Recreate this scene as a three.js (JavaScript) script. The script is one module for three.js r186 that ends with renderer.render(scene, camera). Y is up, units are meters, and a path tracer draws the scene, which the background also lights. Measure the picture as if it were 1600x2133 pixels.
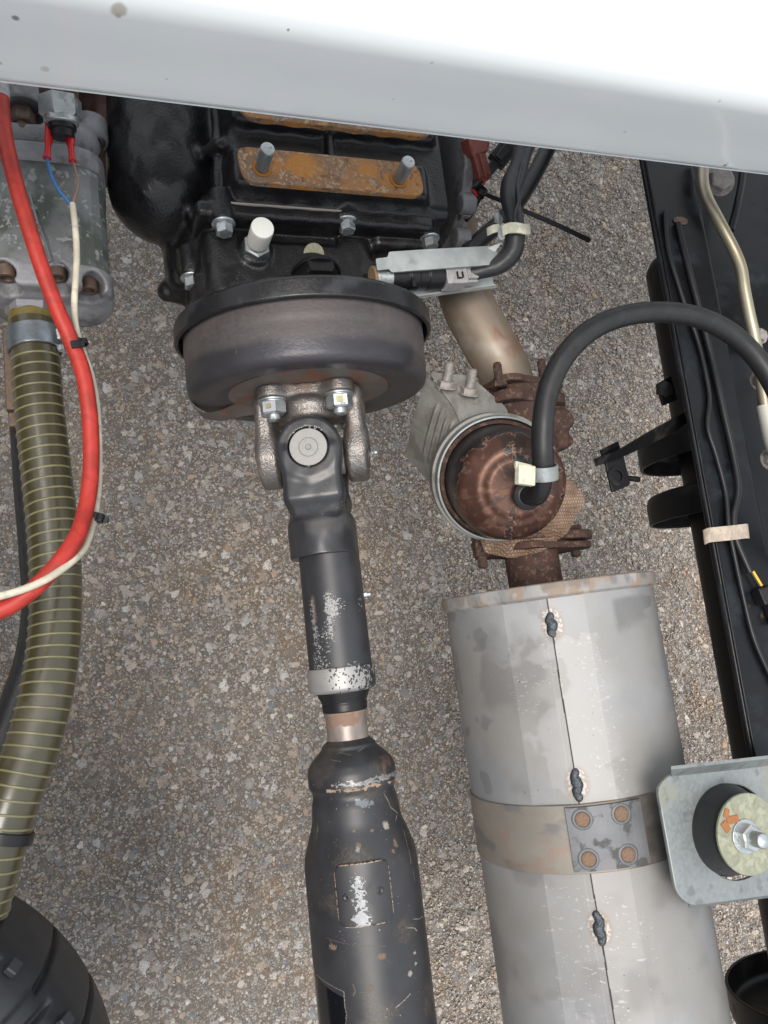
import * as THREE from 'three';
import { RoundedBoxGeometry } from 'three/addons/geometries/RoundedBoxGeometry.js';
import { mergeGeometries } from 'three/addons/utils/BufferGeometryUtils.js';

// ---------------------------------------------------------------- camera, sky, sun, exposure
const rad = Math.PI / 180, V = (x, y, z) => new THREE.Vector3(x, y, z);
const scene = new THREE.Scene();
const F = 1611, LENS_W = 1600, LENS_H = 2133, EYE = 1.3;      // focal length in photo pixels, eye height
const camera = new THREE.PerspectiveCamera(2 * Math.atan(LENS_H / 2 / F) / rad, 0.75, 0.02, 200);
camera.position.set(0, EYE, 0);
camera.up.set(Math.sin(0.12), 0, -Math.cos(0.12));
camera.lookAt(0, EYE - Math.cos(9 * rad), -Math.sin(9 * rad));
camera.quaternion.premultiply(new THREE.Quaternion().setFromAxisAngle(V(0, 0, 1), 20 * rad));
camera.updateMatrixWorld(true);
const FWD = V(0, 0, -1).applyQuaternion(camera.quaternion), RIGHT = V(1, 0, 0).applyQuaternion(camera.quaternion), UPV = V(0, 1, 0).applyQuaternion(camera.quaternion);
// where the sight line of a photo pixel meets a height (P) ; its distance along the optical axis (depthOf) ; where a point shows (project)
const ray = (x, y) => FWD.clone().addScaledVector(RIGHT, (x - LENS_W / 2) / F).addScaledVector(UPV, -(y - LENS_H / 2) / F);
const P = (x, y, h) => { const r = ray(x, y); return camera.position.clone().addScaledVector(r, (h - EYE) / r.y); };
const depthOf = (p) => p.clone().sub(camera.position).dot(FWD);
const project = (p) => { const d = p.clone().sub(camera.position), z = d.dot(FWD); return [LENS_W / 2 + d.dot(RIGHT) / z * F, LENS_H / 2 - d.dot(UPV) / z * F]; };
const mpp = (x, y, h) => depthOf(P(x, y, h)) / F;              // metres per photo pixel there

const SUN_DIR = V(-0.34, 1, 0.15).normalize();
{
  const W = 256, Hh = 128, data = new Float32Array(W * Hh * 4);
  for (let j = 0; j < Hh; j++) for (let i = 0; i < W; i++) {
    const el = ((j + 0.5) / Hh - 0.5) * Math.PI, az = ((i + 0.5) / W) * 2 * Math.PI;
    const s = Math.max(0, Math.sin(el));
    const d = V(Math.cos(el) * Math.cos(az), Math.sin(el), Math.cos(el) * Math.sin(az));
    let L = el > 0 ? 0.37 + 0.22 * s : 0.18;                       // overcast: brighter overhead
    const cloud = Math.sin(d.x * 5 + d.z * 3 + 1) * Math.sin(d.z * 6 - d.x * 2) * 0.5 + Math.sin(d.x * 13 + 2) * Math.sin(d.z * 11 + d.x * 4) * 0.25;
    if (el > 0) L *= 1 + 0.12 * cloud;
    const k = (j * W + i) * 4;
    data[k] = L * 0.945; data[k + 1] = L * 0.99; data[k + 2] = L * 1.05; data[k + 3] = 1;
  }
  const sky = new THREE.DataTexture(data, W, Hh, THREE.RGBAFormat, THREE.FloatType);
  sky.mapping = THREE.EquirectangularReflectionMapping; sky.magFilter = THREE.LinearFilter; sky.minFilter = THREE.LinearFilter; sky.needsUpdate = true;
  scene.background = sky; scene.environment = sky;
}
const sun = new THREE.DirectionalLight(0xfff7ee, 1.4);
sun.position.copy(SUN_DIR).multiplyScalar(8); sun.castShadow = true; sun.shadow.radius = 55;
sun.shadow.mapSize.set(2048, 2048);
Object.assign(sun.shadow.camera, { left: -3, right: 3, top: 3, bottom: -3, near: 0.5, far: 20 });
scene.add(sun, sun.target);
const renderer = new THREE.WebGLRenderer({ antialias: true });
renderer.toneMapping = THREE.LinearToneMapping; renderer.toneMappingExposure = 2.25;
renderer.shadowMap.enabled = true;

// ---------------------------------------------------------------- noise, textures, materials
let seed = 12345;
const rnd = () => { seed |= 0; seed = seed + 0x6D2B79F5 | 0; let t = Math.imul(seed ^ seed >>> 15, 1 | seed); t = t + Math.imul(t ^ t >>> 7, 61 | t) ^ t; return ((t ^ t >>> 14) >>> 0) / 4294967296; };
const rr = (a, b) => a + (b - a) * rnd();
const hash = (x, y, s) => { let h = Math.imul(x, 374761393) + Math.imul(y, 668265263) + Math.imul(s, 1274126177) | 0; h = Math.imul(h ^ h >>> 13, 1274126177); return ((h ^ h >>> 16) >>> 0) / 4294967296; };
const mod = (a, n) => ((a % n) + n) % n;
function N(u, v, fx, fy, s) {                                   // value noise that repeats every unit
  const x = u * fx, y = v * fy, xi = Math.floor(x), yi = Math.floor(y), a = x - xi, b = y - yi;
  const A = a * a * (3 - 2 * a), B = b * b * (3 - 2 * b), x0 = mod(xi, fx), x1 = mod(xi + 1, fx), y0 = mod(yi, fy), y1 = mod(yi + 1, fy);
  const p = hash(x0, y0, s), q = hash(x1, y0, s), r = hash(x0, y1, s), t = hash(x1, y1, s);
  return p + (q - p) * A + (r - p) * B + (p - q - r + t) * A * B;
}
function FB(u, v, fx, fy, oct, s) { let a = 0, w = 0.5, n = 0; for (let i = 0; i < oct; i++) { a += w * N(u, v, fx << i, fy << i, s + i * 17); n += w; w *= 0.55; } return a / n; }
const ss = (a, b, x) => { const t = Math.min(1, Math.max(0, (x - a) / (b - a))); return t * t * (3 - 2 * t); };
const mix3 = (a, b, t) => [a[0] + (b[0] - a[0]) * t, a[1] + (b[1] - a[1]) * t, a[2] + (b[2] - a[2]) * t];
const enc = (x) => Math.round(255 * Math.min(1, Math.max(0, x <= 0.0031308 ? 12.92 * x : 1.055 * Math.pow(x, 1 / 2.4) - 0.055)));
const hex = (h) => [16, 8, 0].map((s) => { const c = (h >> s & 255) / 255; return c <= 0.04045 ? c / 12.92 : Math.pow((c + 0.055) / 1.055, 2.4); });
function dataTex(d, w, h, srgb, rx = 1, ry = 1) {
  const t = new THREE.DataTexture(d, w, h, THREE.RGBAFormat); t.wrapS = t.wrapT = THREE.RepeatWrapping; t.magFilter = THREE.LinearFilter; t.minFilter = THREE.LinearMipmapLinearFilter; t.generateMipmaps = true;
  if (srgb) t.colorSpace = THREE.SRGBColorSpace; t.repeat.set(rx, ry); t.needsUpdate = true; return t;
}
// fn(u, v) -> { c: linear rgb, r: roughness, m: metalness, h: height 0..1 }; tile = metres per repeat, or null for uv that already run 0..1
function surf({ w = 512, h = 512, tile = 0.1, tileY, bump = 0.0005, fn, ...more }) {
  const col = new Uint8Array(w * h * 4), orm = new Uint8Array(w * h * 4);   // orm: red = height, green = roughness, blue = metalness
  let metal = false;
  for (let j = 0; j < h; j++) for (let i = 0; i < w; i++) {
    const o = fn((i + 0.5) / w, (j + 0.5) / h), k = (j * w + i) * 4;
    col[k] = enc(o.c[0]); col[k + 1] = enc(o.c[1]); col[k + 2] = enc(o.c[2]); col[k + 3] = 255;
    orm[k + 1] = 255 * Math.min(1, Math.max(0, o.r)); orm[k + 2] = 255 * Math.min(1, Math.max(0, o.m ?? 0)); orm[k + 3] = 255; if (o.m) metal = true;
    orm[k] = 255 * Math.min(1, Math.max(0, o.h ?? 0.5));
  }
  const rx = tile ? 1 / tile : 1, ry = tile ? 1 / (tileY ?? tile) : 1, m = new THREE.MeshPhysicalMaterial({ ...more });
  m.map = dataTex(col, w, h, true, rx, ry); m.roughnessMap = dataTex(orm, w, h, false, rx, ry); m.roughness = 1;
  if (metal) { m.metalnessMap = m.roughnessMap; m.metalness = 1; } else m.metalness = 0;
  if (bump) { m.bumpMap = m.roughnessMap; m.bumpScale = bump; }
  return m;
}
const plain = (c, roughness, metalness = 0, more = {}) => { const m = new THREE.MeshPhysicalMaterial({ roughness, metalness, ...more }); m.color.setRGB(...(typeof c === 'number' ? hex(c) : c)); return m; };

// small things share one mottled map, tinted; c is the light end of its range
let grainMap, grainOrm;
function grain(c, roughness, metalness = 0, tile = 0.05, bump = 0.00015, more = {}) {
  if (!grainMap) {
    const W = 512, a = new Uint8Array(W * W * 4), b = new Uint8Array(W * W * 4);
    for (let j = 0; j < W; j++) for (let i = 0; i < W; i++) { const u = (i + 0.5) / W, v = (j + 0.5) / W, n = FB(u, v, 6, 6, 6, 901), k = (j * W + i) * 4, g = enc(0.72 + 0.28 * ss(0.25, 0.72, n)), d = ss(0.6, 0.75, FB(u, v, 8, 8, 5, 907)); a[k] = a[k + 1] = a[k + 2] = g * (1 - 0.07 * d); a[k + 3] = 255; b[k] = 255 * n; b[k + 1] = 255 * (0.8 + 0.2 * FB(u, v, 9, 9, 4, 905)); b[k + 2] = 255; b[k + 3] = 255; }
    grainMap = dataTex(a, W, W, true); grainOrm = dataTex(b, W, W, false);
  }
  const m = plain(c, roughness * 1.1, metalness, more), t = (q) => { const k = q.clone(); k.repeat.set(1 / tile, 1 / tile); k.needsUpdate = true; return k; };
  m.map = t(grainMap); m.roughnessMap = t(grainOrm); m.bumpMap = m.roughnessMap; m.bumpScale = bump; return m;
}

// ---------------------------------------------------------------- things and parts
const used = {};
const numbered = (n) => { used[n] = (used[n] ?? 0) + 1; return used[n] === 1 ? n : n + '_' + String(used[n] - 1).padStart(3, '0'); };
function shade(m) { m.castShadow = m.receiveShadow = true; return m; }
class Thing {                                                   // a Group at the thing's base; geometry comes in world coordinates
  constructor(name, label, category, base, group) {
    this.o = new THREE.Group(); this.o.name = numbered(name); this.o.position.copy(base); scene.add(this.o);
    this.o.userData = { label, category }; if (group) this.o.userData.group = group;
  }
  add(name, geo, mat, parent, label) {
    if (Array.isArray(geo)) geo = merge(geo);
    const g = geo.clone().translate(-this.o.position.x, -this.o.position.y, -this.o.position.z);
    const m = shade(new THREE.Mesh(g, mat)); m.name = name; (parent ?? this.o).add(m);
    if (label) m.userData.label = label;
    return m;
  }
}
function solo(name, label, category, geo, mat, group) {         // a thing that is one mesh
  if (Array.isArray(geo)) geo = merge(geo);
  geo.computeBoundingBox(); const b = geo.boundingBox, c = V((b.min.x + b.max.x) / 2, b.min.y, (b.min.z + b.max.z) / 2);
  const m = shade(new THREE.Mesh(geo.clone().translate(-c.x, -c.y, -c.z), mat)); m.position.copy(c); m.name = numbered(name); scene.add(m);
  m.userData = { label, category }; if (group) m.userData.group = group;
  return m;
}
function struct(name, mesh) { mesh.name = name; mesh.userData.kind = 'structure'; shade(mesh); scene.add(mesh); return mesh; }

// ---------------------------------------------------------------- shapes
function merge(list) { return mergeGeometries(list.map((g) => { let q = g.index ? g.toNonIndexed() : g.clone(); if (!q.attributes.normal) q.computeVertexNormals(); for (const k of Object.keys(q.attributes)) if (!['position', 'normal', 'uv'].includes(k)) q.deleteAttribute(k); return q; })); }
function boxUV(geo) {                                           // uv in metres, from the axis each face looks along
  const g = geo.index ? geo.toNonIndexed() : geo, p = g.attributes.position, n = g.attributes.normal, uv = new Float32Array(p.count * 2);
  for (let i = 0; i < p.count; i += 3) {
    const nx = Math.abs(n.getX(i) + n.getX(i + 1) + n.getX(i + 2)), ny = Math.abs(n.getY(i) + n.getY(i + 1) + n.getY(i + 2)), nz = Math.abs(n.getZ(i) + n.getZ(i + 1) + n.getZ(i + 2));
    for (let k = i; k < i + 3; k++) {
      const x = p.getX(k), y = p.getY(k), z = p.getZ(k);
      const [a, b] = ny >= nx && ny >= nz ? [x, z] : nx >= nz ? [z, y] : [x, y];
      uv[k * 2] = a; uv[k * 2 + 1] = b;
    }
  }
  g.setAttribute('uv', new THREE.BufferAttribute(uv, 2)); return g;
}
// places geometry whose own axis is +y: foot at p, axis along d, turned by spin about the axis; x stays near 'side'
function place(geo, p, d, side = V(1, 0, 0), spin = 0) {
  const y = d.clone().normalize(), z = side.clone().cross(y).normalize(), x = y.clone().cross(z);
  const m = new THREE.Matrix4().makeBasis(x, y, z).setPosition(p);
  return geo.clone().rotateY(spin).applyMatrix4(m);
}
// turned body: profile [[radius, along]...] about +y; uv in metres round and along, or 0..1 when unit
function lathe(prof, segs = 48, unit = false) {
  const pts = prof.map(([r, y]) => new THREE.Vector2(Math.max(r, 1e-5), y)), g = new THREE.LatheGeometry(pts, segs);
  const uv = g.attributes.uv; let L = [0]; for (let i = 1; i < pts.length; i++) L.push(L[i - 1] + pts[i].distanceTo(pts[i - 1]));
  const rm = Math.max(...prof.map((q) => q[0]));
  for (let i = 0; i < uv.count; i++) { const k = i % pts.length; uv.setXY(i, unit ? 1 - uv.getX(i) : (1 - uv.getX(i)) * 2 * Math.PI * rm, unit ? L[k] / L[L.length - 1] : L[k]); }
  return g;
}
// profile with small rounded corners
function soften(prof, r = 0.002, n = 3) {
  const out = [prof[0]];
  for (let i = 1; i < prof.length - 1; i++) {
    const a = prof[i - 1], b = prof[i], c = prof[i + 1], la = Math.hypot(a[0] - b[0], a[1] - b[1]), lc = Math.hypot(c[0] - b[0], c[1] - b[1]), q = Math.min(b[2] ?? r, la * 0.45, lc * 0.45);
    const s = [b[0] + (a[0] - b[0]) * q / (la || 1), b[1] + (a[1] - b[1]) * q / (la || 1)], e = [b[0] + (c[0] - b[0]) * q / (lc || 1), b[1] + (c[1] - b[1]) * q / (lc || 1)];
    for (let k = 0; k <= n; k++) { const t = k / n, m = 1 - t; out.push([m * m * s[0] + 2 * m * t * b[0] + t * t * e[0], m * m * s[1] + 2 * m * t * b[1] + t * t * e[1]]); }
  }
  out.push(prof[prof.length - 1]); return out;
}
// swept round bar; r may be a number or r(t); ends closed; uv in metres (round, along)
function sweep(pts, r, n = 60, m = 16, opt = {}) {
  const curve = pts instanceof THREE.Curve ? pts : new THREE.CatmullRomCurve3(pts, false, 'centripetal'), L = curve.getLength(), fr = curve.computeFrenetFrames(n, false);
  const pos = [], nor = [], uv = [], idx = [], rad0 = typeof r === 'function' ? r : () => r, fl = opt.flat ?? 1;
  const row = (c, A, B, R, t, nn) => { for (let j = 0; j <= m; j++) { const a = j / m * 2 * Math.PI, x = Math.cos(a), y = Math.sin(a); const q = A.clone().multiplyScalar(x * R).addScaledVector(B, y * R * fl); pos.push(c.x + q.x, c.y + q.y, c.z + q.z); const k = nn ?? q.clone().normalize(); nor.push(k.x, k.y, k.z); uv.push(j / m * 2 * Math.PI * rad0(0), t * L); } };
  const T = (t) => curve.getTangentAt(Math.min(1, Math.max(0, t)));
  const t0 = T(0), t1 = T(1);
  row(curve.getPointAt(0), fr.normals[0], fr.binormals[0], 1e-5, 0, t0.clone().negate()); row(curve.getPointAt(0), fr.normals[0], fr.binormals[0], rad0(0), 0, t0.clone().negate());
  for (let i = 0; i <= n; i++) row(curve.getPointAt(i / n), fr.normals[i], fr.binormals[i], rad0(i / n), i / n);
  row(curve.getPointAt(1), fr.normals[n], fr.binormals[n], rad0(1), 1, t1); row(curve.getPointAt(1), fr.normals[n], fr.binormals[n], 1e-5, 1, t1);
  for (let i = 0; i < n + 4; i++) { if (i === 1 || i === n + 2) continue; for (let j = 0; j < m; j++) { const a = i * (m + 1) + j, b = a + m + 1; idx.push(a, a + 1, b, b, a + 1, b + 1); } }
  const g = new THREE.BufferGeometry(); g.setAttribute('position', new THREE.Float32BufferAttribute(pos, 3)); g.setAttribute('normal', new THREE.Float32BufferAttribute(nor, 3)); g.setAttribute('uv', new THREE.Float32BufferAttribute(uv, 2)); g.setIndex(idx);
  return g;
}
const px3 = (list) => list.map(([x, y, h]) => P(x, y, h));      // photo pixel + height -> points
// hexagon prism with chamfered top; across-flats radius r; foot at y = 0
function hexNut(r, h) {
  const R = r / Math.cos(Math.PI / 6), c = r * 0.12, g = lathe([[0, 0], [R, 0], [R, h - c], [R - c * 1.3, h], [0, h]], 6); const q = g.toNonIndexed(); q.computeVertexNormals(); return q;
}
const disc = (r, h, c = 0.0006, segs = 36) => lathe(soften([[0, 0], [r, 0], [r, h], [0, h]], c, 2), segs);
// flanged hexagon bolt: washer + head (+ little dimple ring), axis +y
const boltGeo = (r) => merge([lathe(soften([[0, 0], [r * 1.55, 0], [r * 1.55, r * 0.25], [r * 1.05, r * 0.5], [0, r * 0.5]], 0.0008, 2), 32), hexNut(r, r * 1.35).translate(0, r * 0.3, 0), lathe([[0, 0], [r * 0.6, 0], [r * 0.55, r * 0.06], [0, r * 0.02]], 24).translate(0, r * 1.65, 0)]);
// threaded stud
function stud(r, h, pitch = 0.0018) { const p = [[0, 0]]; for (let y = 0; y < h - pitch * 1.2; y += pitch) p.push([r * 0.9, y], [r, y + pitch * 0.5]); p.push([r * 0.9, h - pitch], [r * 0.75, h], [0, h + r * 0.12]); return lathe(p, 24); }
const rbox = (w, h, d, r = 0.002, n = 2) => boxUV(new RoundedBoxGeometry(w, h, d, n, r));
// plate from an outline of points in its own plane (Vector2 list), thickness t along +y
function plate(outline, t, bevel = 0.0006, holes = []) {
  const s = new THREE.Shape(outline); for (const h of holes) s.holes.push(h);
  const g = new THREE.ExtrudeGeometry(s, { depth: t - 2 * bevel, bevelEnabled: bevel > 0, bevelThickness: bevel, bevelSize: bevel, bevelOffset: -bevel, bevelSegments: 2, curveSegments: 20 });
  return boxUV(g.translate(0, 0, bevel).rotateX(-Math.PI / 2));
}
// a flat plate given by photo pixels, all at one height h (top face), thickness t downwards; corner radius in metres
function roundOutline(pts, r) {
  const out = [], n = pts.length;
  for (let i = 0; i < n; i++) {
    const a = pts[(i + n - 1) % n], b = pts[i], c = pts[(i + 1) % n], da = a.clone().sub(b), dc = c.clone().sub(b), q = Math.min(r, da.length() * 0.48, dc.length() * 0.48);
    const s = b.clone().addScaledVector(da.normalize(), q), e = b.clone().addScaledVector(dc.normalize(), q);
    for (let k = 0; k <= 5; k++) { const t = k / 5, m = 1 - t; out.push(new THREE.Vector2(m * m * s.x + 2 * m * t * b.x + t * t * e.x, m * m * s.y + 2 * m * t * b.y + t * t * e.y)); }
  }
  return out;
}
function platePx(list, h, t, r = 0.003, bevel = 0.0008, holes = []) {
  const pts = list.map(([x, y]) => { const p = P(x, y, h); return new THREE.Vector2(p.x, -p.z); });
  if (THREE.ShapeUtils.area(pts) < 0) pts.reverse();
  return plate(roundOutline(pts, r), t, bevel, holes).translate(0, h - t, 0);
}
// sheet between two rows of points (both sides thickened along normal n)
function sheet(rowA, rowB, t, nrm) {
  const n = rowA.length, o = nrm.clone().normalize().multiplyScalar(t), pos = [], quad = (a, b, c, d) => { for (const p of [a, b, c, a, c, d]) pos.push(p.x, p.y, p.z); };
  const A2 = rowA.map((p) => p.clone().sub(o)), B2 = rowB.map((p) => p.clone().sub(o));
  for (let i = 0; i < n - 1; i++) { quad(rowA[i], rowB[i], rowB[i + 1], rowA[i + 1]); quad(A2[i], A2[i + 1], B2[i + 1], B2[i]); quad(rowA[i], rowA[i + 1], A2[i + 1], A2[i]); quad(rowB[i], B2[i], B2[i + 1], rowB[i + 1]); }
  quad(rowA[0], A2[0], B2[0], rowB[0]); quad(rowA[n - 1], rowB[n - 1], B2[n - 1], A2[n - 1]);
  const g = new THREE.BufferGeometry(); g.setAttribute('position', new THREE.Float32BufferAttribute(pos, 3)); g.computeVertexNormals(); return boxUV(g);
}
// cast shapes: a signed distance field meshed by surface nets (min, max in the field's own units, scale to metres)
function cast(f, min, max, cell, M, uvOrigin) {
  const nx = Math.ceil((max[0] - min[0]) / cell) + 1, ny = Math.ceil((max[1] - min[1]) / cell) + 1, nz = Math.ceil((max[2] - min[2]) / cell) + 1, val = new Float32Array(nx * ny * nz), at = (i, j, k) => (k * ny + j) * nx + i;
  for (let k = 0; k < nz; k++) for (let j = 0; j < ny; j++) for (let i = 0; i < nx; i++) val[at(i, j, k)] = f(min[0] + i * cell, min[1] + j * cell, min[2] + k * cell);
  const id = new Int32Array(nx * ny * nz).fill(-1), pos = [], nor = [], idx = [];
  for (let k = 0; k < nz - 1; k++) for (let j = 0; j < ny - 1; j++) for (let i = 0; i < nx - 1; i++) {
    let n = 0, x = 0, y = 0, z = 0; const c = [];
    for (let q = 0; q < 8; q++) c.push(val[at(i + (q & 1), j + (q >> 1 & 1), k + (q >> 2))]);
    for (let a = 0; a < 8; a++) for (const d of [1, 2, 4]) if (!(a & d)) { const b = a | d; if (c[a] < 0 !== c[b] < 0) { const t = c[a] / (c[a] - c[b]); n++; x += (a & 1) + (d === 1 ? t : 0); y += (a >> 1 & 1) + (d === 2 ? t : 0); z += (a >> 2) + (d === 4 ? t : 0); } }
    if (!n) continue;
    const X = min[0] + (i + x / n) * cell, Y = min[1] + (j + y / n) * cell, Z = min[2] + (k + z / n) * cell, e = cell * 0.4;
    const g = V(f(X + e, Y, Z) - f(X - e, Y, Z), f(X, Y + e, Z) - f(X, Y - e, Z), f(X, Y, Z + e) - f(X, Y, Z - e)).normalize();
    id[at(i, j, k)] = pos.length / 3; pos.push(X, Y, Z); nor.push(g.x, g.y, g.z);
  }
  const q4 = (a, b, c, d, flip) => { if (a < 0 || b < 0 || c < 0 || d < 0) return; if (flip) idx.push(a, c, b, a, d, c); else idx.push(a, b, c, a, c, d); };
  for (let k = 1; k < nz - 1; k++) for (let j = 1; j < ny - 1; j++) for (let i = 1; i < nx - 1; i++) {
    const s = val[at(i, j, k)] < 0;
    if (s !== val[at(i + 1, j, k)] < 0) q4(id[at(i, j - 1, k - 1)], id[at(i, j, k - 1)], id[at(i, j, k)], id[at(i, j - 1, k)], !s);
    if (s !== val[at(i, j + 1, k)] < 0) q4(id[at(i - 1, j, k - 1)], id[at(i - 1, j, k)], id[at(i, j, k)], id[at(i, j, k - 1)], !s);
    if (s !== val[at(i, j, k + 1)] < 0) q4(id[at(i - 1, j - 1, k)], id[at(i, j - 1, k)], id[at(i, j, k)], id[at(i - 1, j, k)], !s);
  }
  const g = new THREE.BufferGeometry(); g.setAttribute('position', new THREE.Float32BufferAttribute(pos, 3)); g.setAttribute('normal', new THREE.Float32BufferAttribute(nor, 3)); g.setIndex(idx);
  const out = boxUV(g.applyMatrix4(M)); return out;
}
const clampn = (x, a, b) => Math.min(b, Math.max(a, x));
const smin = (a, b, k) => { const h = Math.max(k - Math.abs(a - b), 0) / k; return Math.min(a, b) - h * h * k * 0.25; };
const smax = (a, b, k) => -smin(-a, -b, k);
const sBox = (x, y, z, hx, hy, hz, r) => { const a = Math.abs(x) - hx + r, b = Math.abs(y) - hy + r, c = Math.abs(z) - hz + r; return Math.hypot(Math.max(a, 0), Math.max(b, 0), Math.max(c, 0)) + Math.min(0, Math.max(a, b, c)) - r; };
const sCyl = (rad2, along, R, h, r) => { const a = rad2 - R + r, b = Math.abs(along) - h + r; return Math.hypot(Math.max(a, 0), Math.max(b, 0)) + Math.min(0, Math.max(a, b)) - r; };
const sCap = (x, y, z, a, b, r1, r2 = r1) => { const dx = b[0] - a[0], dy = b[1] - a[1], dz = b[2] - a[2], t = clampn(((x - a[0]) * dx + (y - a[1]) * dy + (z - a[2]) * dz) / (dx * dx + dy * dy + dz * dz), 0, 1); return Math.hypot(x - a[0] - dx * t, y - a[1] - dy * t, z - a[2] - dz * t) - (r1 + (r2 - r1) * t); };
// turned body along a line given by two points; profile [[photo row, radius in photo pixels]...] measured where the line shows
function axisBody(A, B) {
  const d = B.clone().sub(A).normalize();
  const at = (py) => { let lo = -3, hi = 3; for (let i = 0; i < 50; i++) { const m = (lo + hi) / 2; const q = A.clone().addScaledVector(d, m); if (depthOf(q) > 0.05 && project(q)[1] < py) lo = m; else hi = m; } return lo; };
  const here = (py) => { const s = at(py), q = A.clone().addScaledVector(d, s); return [s, depthOf(q) / F, q]; };
  // along-axis position whose surface point facing the viewer (turned by th from the top, radius R metres) shows in photo row py
  const yv = V(0, 1, 0).addScaledVector(d, -d.y).normalize(), xv = yv.clone().cross(d);
  const nrm = (th) => xv.clone().multiplyScalar(Math.sin(th)).addScaledVector(yv, Math.cos(th));
  const surfAt = (py, th, R) => { let lo = at(py) - 0.3, hi = lo + 0.6; const n = nrm(th).multiplyScalar(R); for (let i = 0; i < 40; i++) { const m = (lo + hi) / 2, q = A.clone().addScaledVector(d, m).add(n); if (project(q)[1] < py) lo = m; else hi = m; } return lo; };
  const point = (s, th, R) => A.clone().addScaledVector(d, s).addScaledVector(nrm(th), R);
  return { d, at, nrm, surfAt, point, here, prof: (rows) => rows.map(([py, r, k]) => { const [s, k2] = here(py); return [r * k2, s, k]; }), put: (g, spin = 0) => place(g, A, d, V(1, 0, 0), spin) };
}
// ---------------------------------------------------------------- materials
const M = {};
M.black = plain([0.012, 0.012, 0.013], 0.45);
M.rubber = grain([0.018,0.0185,0.02],0.45,0,0.05,0.00015,{ specularIntensity: 0.8 });
M.plasticBlack = plain([0.012, 0.012, 0.014], 0.38, 0, { specularIntensity: 0.7 });
M.plasticGrey = grain([0.42,0.4,0.41],0.5,0,0.04);
// cast black paint: pebbled skin, dust in patches
M.castBlack = surf({ w: 1024, h: 1024, tile: 0.14, bump: 0.0005, clearcoat: 0.15, clearcoatRoughness: 0.15, specularIntensity: 0.7, fn: (u, v) => {
  const peb = FB(u, v, 84, 84, 2, 5), big = FB(u, v, 7, 7, 4, 9), dust = ss(0.56, 0.74, FB(u, v, 5, 5, 5, 21)) * (0.4 + 0.6 * N(u, v, 120, 120, 4)), chip = 0;
  const c = mix3(mix3([0.006, 0.006, 0.007], [0.014, 0.014, 0.0155], big), [0.075, 0.068, 0.062], Math.min(1, dust * 0.22));
  return { c, r: 0.27 + 0.2 * big + dust * 0.3, h: peb * (0.4 + 0.6 * ss(0.4, 0.6, big)) + big * 0.2 };
} });
M.blackSmooth = surf({ w: 512, h: 512, tile: 0.16, bump: 0.0002, fn: (u, v) => {
  const big = FB(u, v, 6, 6, 5, 19), fine = N(u, v, 90, 90, 6), dust = ss(0.5, 0.72, FB(u, v, 5, 5, 5, 23)), speck = N(u, v, 110, 110, 72) > 0.975 && N(u, v, 8, 8, 3) > 0.55 ? 1 : 0;
  return { c: mix3(mix3([0.012, 0.012, 0.014], [0.028, 0.03, 0.034], dust), [0.3, 0.28, 0.25], speck * 0.6), r: 0.3 + 0.2 * dust + 0.08 * fine, h: big * 0.7 + fine * 0.3 };
} });
M.rail = surf({ w: 512, h: 512, tile: 0.25, bump: 0.0003, specularIntensity: 0.5, fn: (u, v) => {
  const a = FB(u, v, 5, 8, 5, 41), dust = ss(0.5, 0.75, a), fine = N(u, v, 120, 120, 43), sp = N(u, v, 150, 150, 44) > 0.978 && FB(u, v, 7, 7, 3, 45) > 0.52 ? 1 : 0, rust = ss(0.8, 0.86, FB(u, v, 9, 9, 4, 48));
  let c = mix3([0.006, 0.0065, 0.008], [0.018, 0.023, 0.028], dust * (0.4 + 0.6 * fine)); c = mix3(c, [0.2, 0.19, 0.18], sp * 0.4); c = mix3(c, [0.2, 0.1, 0.04], rust * 0.5);
  return { c, r: 0.3 + 0.25 * dust + 0.06 * fine, h: a };
} });
M.rustPad = surf({ w: 1024, h: 512, tile: 0.2, tileY: 0.1, bump: 0.0005, fn: (u, v) => {
  const X = (mod(u + 0.5, 1) - 0.5) * 200, Z = (mod(v + 0.5, 1) - 0.5) * 100;      // millimetres from the pad's middle
  const a = FB(u, v, 10, 5, 5, 51), b = FB(u, v, 90, 45, 3, 52), fine = N(u, v, 240, 120, 59);
  const spot = (x, z, rx, rz) => ss(1.25, 0.6, Math.hypot((X - x) / rx, (Z - z) / rz) + (a - 0.5) * 0.9);
  const orange = Math.max(spot(-26, -3, 15, 13), spot(-8, 2, 10, 8) * 0.5, spot(40, -4, 12, 9) * 0.8, spot(-52, 0, 8, 8) * 0.8, spot(60, 5, 9, 8) * 0.7, ss(0.56, 0.7, FB(u, v, 7, 4, 4, 53)) * 0.6);
  let c = mix3([0.17, 0.095, 0.055], [0.36, 0.205, 0.11], a * 0.6 + fine * 0.4); c = mix3(c, [0.5, 0.21, 0.035], orange * 0.78);
  const pale = ss(0.56, 0.66, b) * (0.35 + 0.65 * ss(0.35, 0.6, FB(u, v, 8, 4, 3, 57))) * (1 - orange * 0.8); c = mix3(c, [0.56, 0.44, 0.31], pale * 0.65);
  c = mix3(c, [0.2, 0.17, 0.145], ss(0.55, 0.7, FB(u, v, 9, 5, 4, 60)) * (X < -40 ? 0.6 : 0.3)); c = mix3(c, [0.07, 0.04, 0.028], ss(0.64, 0.76, FB(u, v, 30, 15, 3, 58)) * 0.55);
  return { c, r: 0.82, h: b * 0.6 + a * 0.4 };
} });
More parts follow.
